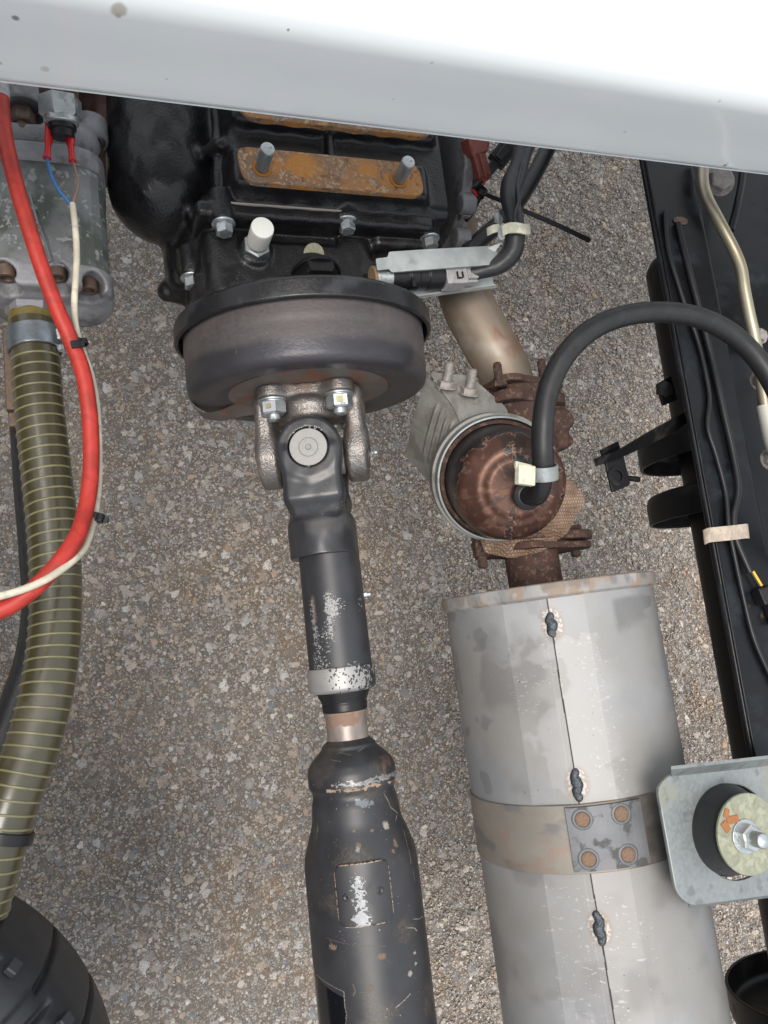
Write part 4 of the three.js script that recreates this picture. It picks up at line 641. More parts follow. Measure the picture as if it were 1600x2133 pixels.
// ---------------------------------------------------------------- muffler with strap, hanger bracket and rubber mount
const MX0 = P(1138, 1240, 0.58), MX1 = P(1281, 2133, 0.58), mufAx = axisBody(MX0, MX1);
{
  const t = new Thing('muffler', 'large grey aluminised steel muffler with a long top seam and a riveted strap', 'muffler', V(MX0.x, 0.47, MX0.z));
  const s0 = mufAx.at(1250), s1 = mufAx.at(2420), Lm = s1 - s0, R = 212.5 * mufAx.here(1300)[1], circ = 2 * Math.PI * R;
  const TH = -31 * rad, sr = (py, R2 = R) => mufAx.surfAt(py, TH, R2), sv = (py) => (sr(py) - s0) / Lm;                   // photo row at the seam -> v
  const U0 = 0.414;                                             // where the seam runs
  const welds = [1302, 1635, 1933].map(sv), bandV = [sv(1674), sv(1816)];
  const skin = surf({ w: 1536, h: 1280, tile: null, bump: 0.0006, fn: (u, v) => {
    const x = (mod(u - U0 + 0.5, 1) - 0.5) * circ * 1000, y = v * Lm * 1000;   // millimetres from the seam, from the rim
    const a = FB(u, v, 7, 6, 5, 601), b = FB(u, v, 30, 26, 4, 602), fine = N(u, v, 400, 330, 603), wob = (FB(u, v, 5, 14, 4, 604) - 0.5) * 14;
    let c = mix3([0.238, 0.24, 0.244], [0.335, 0.337, 0.34], a * 0.5 + b * 0.5), r = 0.52 + 0.12 * b, m = 0.32, h = 0.5 + 0.08 * fine;
    // brown and grey bloom
    c = mix3(c, [0.255, 0.232, 0.2], ss(0.5, 0.7, FB(u, v, 6, 5, 5, 606)) * 0.4); c = mix3(c, [0.15, 0.145, 0.145], ss(0.52, 0.68, FB(u, v, 9, 8, 4, 607)) * 0.5); c = mix3(c, [0.22, 0.23, 0.26], ss(0.56, 0.7, FB(u, v, 8, 6, 4, 609)) * 0.35);
    // splashes of pale water scale along the seam, ragged patches
    const scale = ss(0.53, 0.57, FB(u, v, 9, 7, 5, 610) + 0.1 * (b - 0.5)) * ss(70, 35, Math.abs(x + 5 + wob)); c = mix3(c, [0.4, 0.4, 0.405], scale * 0.35 * (0.4 + b));
    if (Math.abs(x) < 48 && N(u, v, 210, 420, 611) > 0.87 && FB(u, v, 8, 7, 3, 612) > 0.5) c = mix3(c, [0.45, 0.445, 0.45], 0.5);
    // dark grey water marks: round spots on the left, ragged patch near the right of the rim
    const wet = 0.55 * ss(0.6, 0.68, FB(u, v, 26, 20, 3, 614)) * ss(-30, -60, x) * ss(0.42, 0.3, v); c = mix3(c, [0.13, 0.125, 0.125], wet * 0.75);
    const rag = ss(0, 6, y - 7 - (a - 0.5) * 14) * ss(38, 26, y + (x - 90) * 0.25) * ss(58, 66, x) * ss(4, -4, x - 84 - 34 * N(u * 0, v, 2, 90, 615) - 14 * N(u, v, 3, 200, 619)); c = mix3(c, [0.12, 0.12, 0.12], rag * (0.3 + 0.4 * b));
    if (N(u, v, 260, 230, 616) > 0.988 && FB(u, v, 9, 9, 3, 617) > 0.52) { c = [0.06, 0.055, 0.05]; h = 0.35; }
    if (N(u, v, 520, 90, 618) > 0.985 && b > 0.5) c = mix3(c, [0.6, 0.6, 0.58], 0.5);
    // weld halos: brown ring, bright spatter
    for (const w of welds) { const dx = x - 0.5, dy = (v - w) * Lm * 1000, d = Math.hypot(dx / 10, dy / 15) + (b - 0.5) * 0.7; if (d < 1.25) { c = mix3(c, [0.24, 0.17, 0.115], ss(1.25, 0.8, d) * 0.6 * (0.3 + b)); if (d > 0.5 && d < 0.9 && fine > 0.45) c = mix3(c, [0.55, 0.53, 0.51], 0.5); } }
    // rainbow tint dots
    for (const [tx, ty, tr] of []) { const d = Math.hypot(x - tx, y - ty) / tr; if (d < 1) c = mix3(c, d < 0.5 ? [0.27, 0.3, 0.38] : [0.36, 0.33, 0.25], (1 - d) * 0.7); }
    // the seam is a lap with a dark gap
    const sx = x - (FB(u * 0 + 0.3, v, 3, 9, 3, 620) - 0.5) * 2.4;
    if (Math.abs(sx) < 0.5) { c = [0.04, 0.036, 0.034]; h = 0; r = 0.9; m = 0; } else if (sx < 0 && sx > -6) h += 0.12;
    return { c, r, m, h };
  } });
  // the sheet was rolled with flat edges: two flat strips meet at the seam, the rest is round
  { const th0 = (U0 - 0.5) * 2 * Math.PI, fl = -0.4, fr = 0.315, pieces = [], strip = (a, b, n, flat) => { const pos = [], uv = [], idx = [], m = 24, ca = mufAx.point(0, th0 + a, R).sub(mufAx.point(0, 0, 0)), cb = mufAx.point(0, th0 + b, R).sub(mufAx.point(0, 0, 0)); for (let i = 0; i <= m; i++) { const s = s0 + (s1 - s0) * i / m; for (let k = 0; k <= n; k++) { const t2 = k / n, th = a + (b - a) * t2, o = mufAx.point(s, 0, 0), round = mufAx.point(0, th0 + th, R).sub(mufAx.point(0, 0, 0)); o.add(flat ? ca.clone().lerp(cb, t2).lerp(round, 0.45) : round); pos.push(o.x, o.y, o.z); uv.push(U0 + th / 2 / Math.PI, i / m); } } for (let i = 0; i < m; i++) for (let k = 0; k < n; k++) { const p = i * (n + 1) + k, q = p + n + 1; idx.push(p, p + 1, q, q, p + 1, q + 1); } const g = new THREE.BufferGeometry(); g.setAttribute('position', new THREE.Float32BufferAttribute(pos, 3)); g.setAttribute('uv', new THREE.Float32BufferAttribute(uv, 2)); g.setIndex(idx); g.computeVertexNormals(); return g; };
    t.add('shell', [strip(fl, 0, 6, true), strip(0, fr, 6, true), strip(fr, 2 * Math.PI + fl, 110, false)], skin); }
  const rimMat = surf({ w: 1024, h: 64, tile: null, bump: 0.0004, fn: (u, v) => { const a = FB(u, v, 40, 8, 4, 631), b = FB(u, v, 60, 9, 3, 632), r = ss(0.5, 0.62, FB(u, v, 40, 8, 4, 633)); let c = mix3([0.22, 0.21, 0.2], [0.33, 0.32, 0.31], a); c = mix3(c, [0.24, 0.16, 0.1], r * 0.6); c = mix3(c, [0.4, 0.395, 0.39], ss(0.58, 0.7, b) * 0.5); c = mix3(c, [0.08, 0.08, 0.08], ss(0.62, 0.72, N(u, v, 90, 12, 634)) * 0.35); return { c, r: 0.6 + 0.15 * r, m: 0.25 - 0.2 * r, h: b }; } });
  t.add('end_rim', mufAx.put(lathe(soften(mufAx.prof([[1246, 208], [1224, 60], [1223, 200], [1222, 215, 0.004], [1224, 219, 0.004], [1246, 219.5, 0.003], [1250, 212.5], [1251, 211]]), 0.001, 4), 128, true)), rimMat);
  // welds: bulging beads on the seam
  const onSkin = (py, dxm, lift) => { const c = mufAx.point(sr(py), 0, 0), th = (U0 - 0.5) * 2 * Math.PI + dxm / R, y = V(0, 1, 0).addScaledVector(mufAx.d, -mufAx.d.y).normalize(), x = y.clone().cross(mufAx.d), n = x.multiplyScalar(Math.sin(th)).addScaledVector(y, Math.cos(th)); return [c.clone().addScaledVector(n, R * (1 + (py - 1300) * 0.00002) + lift), n]; };
  const weldMat = grain([0.06,0.07,0.08],0.32,0.5,0.012,0.0009);
  for (const [py, l] of [[1302, 0.0095], [1635, 0.0125], [1933, 0.0125]]) {
    const list = []; for (let i = -4; i <= 4; i++) { const [p, n] = onSkin(py, 0.0011 * Math.sin(i * 1.3 + py), -0.001), q = new THREE.SphereGeometry((0.0056 - Math.abs(i) * 0.0004) * (0.93 + 0.14 * hash(i + 9, Math.round(py), 3)), 20, 14); list.push(place(q.scale(0.9, 0.5, 1.0), p.addScaledVector(mufAx.d, i / 4 * l * 0.85), n)); }
    t.add('weld_bead', boxUV(merge(list)), weldMat);
  }
  // strap round the middle and its riveted joint plate
  const strapMat = surf({ w: 1024, h: 128, tile: null, bump: 0.0003, fn: (u, v) => {
    const a = FB(u, v, 12, 3, 5, 651), b = FB(u, v, 60, 8, 4, 652), x = (mod(u - U0 + 0.5, 1) - 0.5) * circ * 1000, soot = ss(30, 46, x) * ss(0.2, 0.45, a + 0.25);
    let c = mix3([0.2, 0.18, 0.155], [0.29, 0.262, 0.228], a); c = mix3(c, [0.14, 0.145, 0.155], ss(0.52, 0.66, FB(u, v, 16, 3, 4, 653)) * 0.65); c = mix3(c, [0.3, 0.17, 0.11], ss(0.6, 0.72, b) * 0.3); c = mix3(c, [0.055, 0.05, 0.047], soot * (0.55 + 0.4 * b));
    return { c, r: 0.55 + 0.25 * soot, m: 0.35 - 0.25 * soot, h: b };
  } });
  t.add('strap', mufAx.put(lathe(soften([[R - 0.002, sr(1675) - 0.0005], [R + 0.0018, sr(1675)], [R + 0.0018, sr(1819)], [R - 0.002, sr(1819) + 0.0005]], 0.0008, 2), 128, true)), strapMat);
  {
    const Rs = R + 0.0034, n = 14, rowsA = [], rowsB = [], y = V(0, 1, 0).addScaledVector(mufAx.d, -mufAx.d.y).normalize(), x = y.clone().cross(mufAx.d);
    const at = (py, mmx, lift) => { const c = mufAx.point(sr(py), 0, 0), th = (U0 - 0.5) * 2 * Math.PI + mmx / 1000 / R, nn = x.clone().multiplyScalar(Math.sin(th)).addScaledVector(y, Math.cos(th)); return [c.addScaledVector(nn, Rs + lift), nn]; };
    for (let i = 0; i <= n; i++) { const q = -13 + 65 * i / n; rowsA.push(at(1679, q, 0.0016)[0]); rowsB.push(at(1812, q, 0.0016)[0]); }
    const jp = t.add('joint_plate', sheet(rowsA, rowsB, 0.0015, at(1745, 20, 0)[1]), surf({ w: 512, h: 512, tile: 0.1, bump: 0.0002, fn: (u, v) => { const a = FB(u, v, 5, 5, 5, 661), d = ss(0.55, 0.7, FB(u, v, 9, 9, 4, 662)); return { c: mix3(mix3([0.105, 0.11, 0.12], [0.17, 0.175, 0.185], a), [0.05, 0.046, 0.042], d * 0.7), r: 0.55 + 0.15 * d, m: 0.25, h: a }; } }));
    const rv = grain([0.23,0.145,0.095],0.85,0.05,0.008,0.0003);
    for (const [py, mmx] of [[1704, 0], [1702, 33], [1786, 0], [1786, 33]]) { const [p, nn] = at(py, mmx, 0.0016); t.add('rivet', place(lathe(soften([[0, 0.0011], [0.0042, 0.0012], [0.006, 0.0007], [0.0064, -0.0005]].reverse(), 0.0004, 2), 28), p, nn), rv, jp); t.add('rivet_rim', place(lathe(soften([[0.0062, 0], [0.0072, 0.0009], [0.0086, 0.0006], [0.0094, -0.0003]].reverse(), 0.0004, 2), 28), p, nn), jp.material, jp); }
  }
  // inlet pipe
  const ib = axisBody(P(1112, 1185, 0.575), P(1121, 1240, 0.575));
  t.add('inlet_pipe', place(lathe([[0.0285, -0.05], [0.0285, 0.05]], 40), P(1112, 1190, 0.575), mufAx.d), M.rustBrown);

  // ---- hanger bracket with rubber mount, on the right
  const h = new Thing('hanger_bracket', 'galvanised hanger bracket over the muffler at the right edge, with a round hole', 'bracket', P(1500, 1740, 0.69));
  const Hb = 0.725, hc = P(1533, 1733, Hb), hr = 94 * mpp(1533, 1733, Hb);
  const circle = new THREE.Path(); circle.absarc(hc.x, -hc.z, hr, 0, Math.PI * 2, true);
  h.add('face_plate', platePx([[1369, 1640], [1396, 1612], [1640, 1585], [1720, 1850], [1440, 1888], [1409, 1862]], Hb, 0.004, 0.008, 0.001, [circle]), M.galv);
  h.add('top_flange', sheet(px3([[1400, 1613, Hb - 0.001], [1640, 1587, Hb - 0.001]]), px3([[1398, 1596, Hb + 0.014], [1640, 1569, Hb + 0.014]]), 0.003, V(0, 0.3, -1)), M.galv);
  h.add('bottom_flange', sheet(px3([[1437, 1880, Hb - 0.001], [1718, 1843, Hb - 0.001]]), px3([[1436, 1892, Hb - 0.03], [1718, 1855, Hb - 0.03]]), 0.003, V(0, 0.3, 1)), M.galv);
  const edgeBot = sheet(px3([[1370, 1640, Hb - 0.001], [1410, 1860, Hb - 0.001]]), px3([[1366, 1640, Hb - 0.02], [1406, 1862, Hb - 0.02]]), 0.003, V(-1, 0.2, 0)); h.add('side_flange', edgeBot, M.galv);
  const rm = new Thing('rubber_mount', 'black rubber mount with a yellowed zinc washer and nut in the hanger bracket', 'mount', V(hc.x, Hb - 0.03, hc.z));
  const wc = P(1556, 1736, Hb + 0.03), wr = 81 * mpp(1556, 1736, Hb + 0.03), lo = hc.clone().setY(Hb - 0.03), ma = wc.clone().sub(lo);
  { const n = 64, rows = [[0, hr * 0.99], [0.45, hr * 0.99], [0.55, hr * 0.95], [0.9, wr * 1.0], [0.97, wr * 0.97], [1, wr * 0.9]], pos = [], idx = []; rows.forEach(([t2, r2]) => { for (let k = 0; k <= n; k++) { const a = k / n * Math.PI * 2, c = lo.clone().addScaledVector(ma, t2); pos.push(c.x + Math.cos(a) * r2, c.y, c.z + Math.sin(a) * r2); } }); for (let i = 0; i < rows.length - 1; i++) for (let k = 0; k < n; k++) { const a = i * (n + 1) + k, b = a + n + 1; idx.push(a, b, a + 1, a + 1, b, b + 1); } const g = new THREE.BufferGeometry(); g.setAttribute('position', new THREE.Float32BufferAttribute(pos, 3)); g.setIndex(idx); g.computeVertexNormals(); rm.add('rubber', boxUV(g), M.rubber); }
  const wash = grain([0.33,0.34,0.25],0.6,0.15,0.03,0.0002);
  rm.add('washer', lathe(soften([[0, 0], [wr, 0], [wr, 0.003], [0, 0.003]], 0.001, 3), 64).translate(wc.x, wc.y, wc.z), wash);
  const nc = P(1552, 1742, Hb + 0.033);
  const wn = rm.add('nut', merge([disc(0.0135, 0.0016), hexNut(0.0095, 0.0085).translate(0, 0.0016, 0)].map((g) => g.translate(nc.x, nc.y, nc.z))), M.zinc);
  rm.add('stud', stud(0.0062, 0.021).translate(nc.x, nc.y, nc.z), M.zinc, wn);
  rm.add('paint_mark', place(merge([rbox(0.012, 0.001, 0.006, 0.0004).translate(-0.004, 0, -0.007), rbox(0.006, 0.001, 0.009, 0.0004).rotateY(0.5).translate(-0.012, 0, -0.003), rbox(0.005, 0.001, 0.007, 0.0004).rotateY(-0.5).translate(-0.009, 0, -0.013)]), P(1538, 1724, Hb + 0.0335), V(0, 1, 0)), plain([0.3, 0.115, 0.04], 0.65));
}
// ---------------------------------------------------------------- front pipe, exhaust brake with copper-coloured can
{
  const fp = new Thing('front_pipe', 'tan steel exhaust pipe bending down beside the gearbox', 'exhaust pipe', P(1000, 700, 0.47));
  const bend = px3([[925, 380, 0.52], [938, 470, 0.53], [956, 570, 0.535], [978, 640, 0.54], [1018, 715, 0.545], [1050, 775, 0.545], [1062, 830, 0.545]]);
  const k = mpp(1000, 700, 0.54);
  fp.add('pipe', sweep(bend, 55 * k, 90, 40), M.pipeTan);
  fp.add('bead', sweep(bend.map((p, i) => p.clone().add(V(0.012, 0.0255, 0.006))).slice(2), 0.0009, 40, 6), M.rustBrown);
  const fc = P(1083, 832, 0.545);
  // ---- exhaust brake body: rusty flanges and valve casting along z
  const eb = new Thing('exhaust_brake', 'rusty exhaust brake with a copper-brown actuator can between pipe and muffler', 'exhaust brake', P(1070, 1000, 0.46));
  const A = P(1070, 815, 0.565), B = P(1108, 1150, 0.565), ax = axisBody(A, B), kk = ax.here(980)[1];
  const fl = (py, h, sp, lobes, R0, rl) => { const s = ax.at(py), pts = []; const sh = []; for (const a of lobes) { for (let j = -6; j <= 6; j++) { const th = j / 6 * 1.35; sh.push([Math.cos(a) * R0 + Math.cos(a + th) * rl, Math.sin(a) * R0 + Math.sin(a + th) * rl]); } } const o = sh.map(([x, y]) => new THREE.Vector2(x, y)); return ax.put(plate(o, h, 0.0015).translate(0, s, 0).rotateY(0)); };
  const L4 = [0.6, 2.2, 3.74, 5.3];
  eb.add('flange', fl(808, 0.008, 0, L4, 0.036, 0.018), M.rustBrown);
  eb.add('flange', fl(838, 0.012, 0, L4.map((a) => a + 0.05), 0.036, 0.019), M.rustBrown);
  eb.add('flange', fl(1118, 0.009, 0, L4, 0.044, 0.021), M.rustBrown); eb.add('flange', fl(1140, 0.007, 0, L4, 0.043, 0.02), M.rustBrown);
  const MB = new THREE.Matrix4(); { const z = ax.d, x = V(1, 0, 0).addScaledVector(z, -z.x).normalize(), y = z.clone().cross(x); MB.makeBasis(x, y, z).setPosition(A).multiply(new THREE.Matrix4().makeScale(0.001, 0.001, 0.001)); }
  const Lb = ax.at(1140) * 1000;
  const body = (x, y, z) => { let d = sCyl(Math.hypot(x, y), z - Lb / 2, 40, Lb / 2, 3); d = smin(d, sBox(x - 32, y - 4, z - 44, 18, 22, 28, 5), 6); d = smin(d, sCyl(Math.hypot(x - 44, z - 40), y - 2, 12, 28, 4), 5); d = smin(d, sBox(x - 40, y - 2, z - 62, 16, 20, 6, 3), 3); d = smin(d, sCyl(Math.hypot(x - 42, y - 16), z - 36, 8, 32, 2), 2); return d + 0.5 * Math.sin(x * 0.4) * Math.sin(y * 0.33) * Math.sin(z * 0.3); };
  eb.add('valve_body', cast(body, [-50, -50, -6], [84, 50, Lb + 8], 2.2, MB), M.rustBrown);
  const rstud = stud(0.0048, 0.028, 0.002);
  for (const [x, y, hh] of [[1041, 808, 0.6], [1133, 800, 0.6]]) eb.add('stud', place(merge([rstud, hexNut(0.0075, 0.007)]), P(x, y, hh), ax.d.clone().negate()), M.rustBrown);
  for (const [x, y] of [[1002, 1140], [1195, 1118]]) eb.add('flange_bolt', place(merge([hexNut(0.008, 0.022), stud(0.0055, 0.034, 0.002)]).translate(0, -0.012, 0), P(x, y, 0.575), ax.d), M.rustBrown);
  // ---- actuator can pointing up at the viewer
  const C0 = P(1036, 996, 0.615), C1 = P(1086, 1020, 0.705), cd = C1.clone().sub(C0).normalize();
  const cn = (prof, r = 0.002, n = 5) => place(lathe(soften(prof, r, n), 96), C0, cd, V(1, 0, 0));
  const copper = (() => { const m = surf({ w: 1024, h: 512, tile: 0.4, tileY: 0.2, bump: 0.0004, fn: (u, v) => {
    const a = FB(u, v, 9, 5, 5, 701), b = FB(u, v, 5, 4, 5, 702), fine = FB(u, v, 50, 26, 3, 703), x = u, y = v;
    let c = mix3([0.045, 0.021, 0.015], [0.115, 0.055, 0.038], a); c = mix3(c, [0.26, 0.14, 0.1], ss(0.55, 0.72, fine) * 0.35); c = mix3(c, [0.17, 0.08, 0.045], ss(0.58, 0.72, FB(u, v, 11, 6, 4, 705)) * 0.4); c = mix3(c, [0.028, 0.02, 0.018], ss(0.5, 0.66, FB(u, v, 13, 8, 4, 706)) * 0.7);
    // remains of black paint, with torn edges and islands
    const paint = ss(0.5, 0.52, FB(u, v, 5, 4, 6, 708) + 0.12 * Math.cos((u - 0.55) * Math.PI * 2) + 0.16 * (fine - 0.5) + 0.1 * (FB(u, v, 16, 9, 4, 709) - 0.5)); c = mix3(c, [0.014, 0.013, 0.014], paint * 0.96); if (paint > 0.05 && paint < 0.9) c = mix3(c, [0.34, 0.2, 0.14], 0.5);
    return { c, r: 0.34 + 0.2 * fine - 0.05 * paint, m: 0.5 * (1 - paint), h: 0.3 + paint * 0.4 + fine * 0.2 };
  } }); return m; })();
  const can = eb.add('actuator_can', cn([[0.0585, -0.01], [0.0585, 0.004, 0.003], [0.0545, 0.006], [0.0545, 0.05, 0.008], [0.051, 0.068, 0.012], [0.036, 0.0795, 0.006], [0.031, 0.0805, 0.004], [0.026, 0.084, 0.004], [0.0, 0.0845]], 0.003, 7), copper);
  eb.add('clamp_ring', cn([[0.0585, -0.014], [0.0615, -0.014], [0.0635, -0.004], [0.0632, 0.012, 0.0008], [0.0608, 0.0125], [0.0603, -0.002], [0.0585, -0.004]], 0.0008, 3), M.galv, can);
  eb.add('can_seam', cn([[0.0545, 0.001], [0.0598, 0.001], [0.0598, 0.0062, 0.0015], [0.0555, 0.0075]], 0.001, 4), M.rustBrown, can);
  // hose fitting: black barb that bends to the hose
  const fp0 = P(1106, 1034, 0.708);
  eb.add('hose_fitting', [lathe(soften([[0.0135, 0], [0.0135, 0.004], [0.009, 0.006], [0.006, 0.006], [0.006, 0]], 0.001, 3), 32).translate(0, 0, 0)].map((g) => place(g, P(1098, 1031, 0.699), cd)), M.plasticBlack, can);
  eb.add('elbow', sweep(px3([[1100, 1032, 0.703], [1113, 1034, 0.712], [1122, 1030, 0.72], [1128, 1012, 0.728], [1130, 985, 0.735]]), 0.0085, 30, 20), M.plasticBlack, can);
  // ---- heat shield behind the can: ribbed side, bent top, rusty pressed crescent
  const sh = new Thing('heat_shield', 'dull galvanised heat shield with four ribs beside the copper-brown can', 'heat shield', P(900, 900, 0.5));
  const W3 = (x, y, h) => P(x, y, h);
  const top = [W3(886, 782, 0.585), W3(975, 786, 0.59), W3(1060, 846, 0.60), W3(1066, 868, 0.60), W3(965, 884, 0.60), W3(945, 850, 0.595)];
  const topPts = top.map((p) => new THREE.Vector2(p.x, -p.z)).reverse();
  sh.add('top_plate', plate(roundOutline(topPts, 0.006), 0.0016, 0.0005).translate(0, 0.594, 0), M.galvDull);
  { // side: falls from the top plate's left edge down and outward, with pressed ribs
    const nx = 40, ny = 30, pos = [], idx = [], c00 = W3(888, 783, 0.594), c10 = W3(962, 872, 0.594), c01 = W3(846, 950, 0.50), c11 = W3(925, 1040, 0.53), nrm = c10.clone().sub(c00).cross(c01.clone().sub(c00)).normalize(); if (nrm.dot(camera.position.clone().sub(c00)) < 0) nrm.negate();
    for (let j = 0; j <= ny; j++) for (let i = 0; i <= nx; i++) { const a = i / nx, b = j / ny, p = c00.clone().lerp(c10, a).lerp(c01.clone().lerp(c11, a), b); let rib = 0; for (const c of [0.42, 0.56, 0.7, 0.84]) { const w = Math.abs(a - c) / 0.05; if (w < 1) rib = Math.max(rib, Math.cos(w * Math.PI / 2)); } rib *= ss(0.1, 0.18, b) * ss(0.78, 0.7, b); p.addScaledVector(nrm, rib * 0.0035 + Math.sin(b * Math.PI) * 0.006); pos.push(p.x, p.y, p.z); }
    for (let j = 0; j < ny; j++) for (let i = 0; i < nx; i++) { const a = j * (nx + 1) + i, b = a + nx + 1; idx.push(a, b, a + 1, a + 1, b, b + 1); }
    const g = new THREE.BufferGeometry(); g.setAttribute('position', new THREE.Float32BufferAttribute(pos, 3)); g.setIndex(idx); g.computeVertexNormals();
    const back = g.clone().translate(-nrm.x * 0.0014, -nrm.y * 0.0014, -nrm.z * 0.0014);
    sh.add('side_plate', merge([boxUV(g), boxUV(back)]), M.galvDull);
  }
  sh.add('saddle', place(lathe(soften([[0.060, -0.022], [0.0665, -0.022], [0.0665, -0.004], [0.060, -0.004]], 0.0008, 2), 64), C0, cd), M.galvDull);
  const sst = merge([stud(0.005, 0.027, 0.002), hexNut(0.009, 0.008), disc(0.0115, 0.0016)]);
  for (const [x, y] of [[929, 808], [977, 822]]) sh.add('stud', place(sst, P(x, y, 0.597), V(0.05, 0.55, -0.85)), M.zincDull);
  // pressed crescent
  const CC = P(1080, 1016, 0.635); const cres = (() => { const n = 48, m = 5, pos = [], idx = []; for (let j = 0; j <= m; j++) for (let i = 0; i <= n; i++) { const th = (-14 + 150 * i / n) * rad, edge = Math.min(1, Math.sin(Math.PI * clampn(i / n, 0, 1)) * 2.2), r = 0.046 + (0.0275 * edge) * j / m, u = RIGHT.clone().addScaledVector(cd, -RIGHT.dot(cd)).normalize(), w = cd.clone().cross(u).normalize(); if (w.dot(UPV) > 0) w.negate(); const p = CC.clone().addScaledVector(u, Math.cos(th) * r).addScaledVector(w, Math.sin(th) * r).addScaledVector(cd, -0.004 - 0.012 * j / m + 0.003 * Math.sin(i * 0.8) * j / m); pos.push(p.x, p.y, p.z); }
    for (let j = 0; j < m; j++) for (let i = 0; i < n; i++) { const a = j * (n + 1) + i, b = a + n + 1; idx.push(a, b, a + 1, a + 1, b, b + 1); } const g = new THREE.BufferGeometry(); g.setAttribute('position', new THREE.Float32BufferAttribute(pos, 3)); g.setIndex(idx); g.computeVertexNormals(); return merge([boxUV(g), boxUV(g.clone().translate(0, -0.0014, 0))]); })();
  sh.add('pressed_rim', cres, surf({ w: 512, h: 512, tile: 0.07, bump: 0.0012, fn: (u, v) => { const x = mod(u * 22 + (Math.floor(v * 22) % 2) * 0.5, 1) - 0.5, y = mod(v * 22, 1) - 0.5, d = Math.hypot(x, y), a = FB(u, v, 5, 5, 5, 721), dot = ss(0.42, 0.25, d); return { c: mix3(mix3([0.17, 0.105, 0.07], [0.31, 0.2, 0.135], a), [0.48, 0.4, 0.33], dot * 0.5 * ss(0.3, 0.6, a)), r: 0.6, m: 0.25, h: dot * 0.8 + a * 0.2 }; } }), null, 'rusty dimpled rim under the copper-brown can');
  // ---- hose from the can over to the frame
  const hs = new Thing('rubber_hose', 'thick black rubber hose arching from the copper-brown can to the frame', 'hose', P(1200, 720, 0.7));
  hs.add('hose', sweep(px3([[1133, 992, 0.733], [1130, 940, 0.742], [1131, 880, 0.748], [1143, 810, 0.752], [1172, 748, 0.757], [1222, 694, 0.762], [1290, 661, 0.765], [1370, 650, 0.768], [1450, 660, 0.77], [1520, 693, 0.77], [1573, 742, 0.77], [1612, 802, 0.77], [1650, 890, 0.765], [1682, 985, 0.758], [1704, 1075, 0.748], [1718, 1150, 0.725], [1724, 1200, 0.69]]), 22.5 * mpp(1222, 694, 0.762), 180, 32), M.rubber);
  const cl0 = P(1131.5, 985, 0.735), cld = P(1130, 940, 0.742).sub(cl0).normalize();
  hs.add('hose_clamp', place(lathe(soften([[0.0112, -0.006], [0.0128, -0.006], [0.0128, 0.0065], [0.0112, 0.0065]], 0.0006, 2), 48), cl0, cld), M.galv);
  const tag = P(1094, 990, 0.742);
  hs.add('clip_tag', [place(rbox(0.017, 0.007, 0.017, 0.0012), tag, V(0.1, 1, 0.1), RIGHT.clone().addScaledVector(UPV, -0.05)), place(rbox(0.016, 0.004, 0.006, 0.001), P(1090, 972, 0.742), V(0.1, 0.9, -0.4), RIGHT)], M.nylonCream, null, 'cream plastic clip on the hose clamp');
  M.hoseR = 1;
}
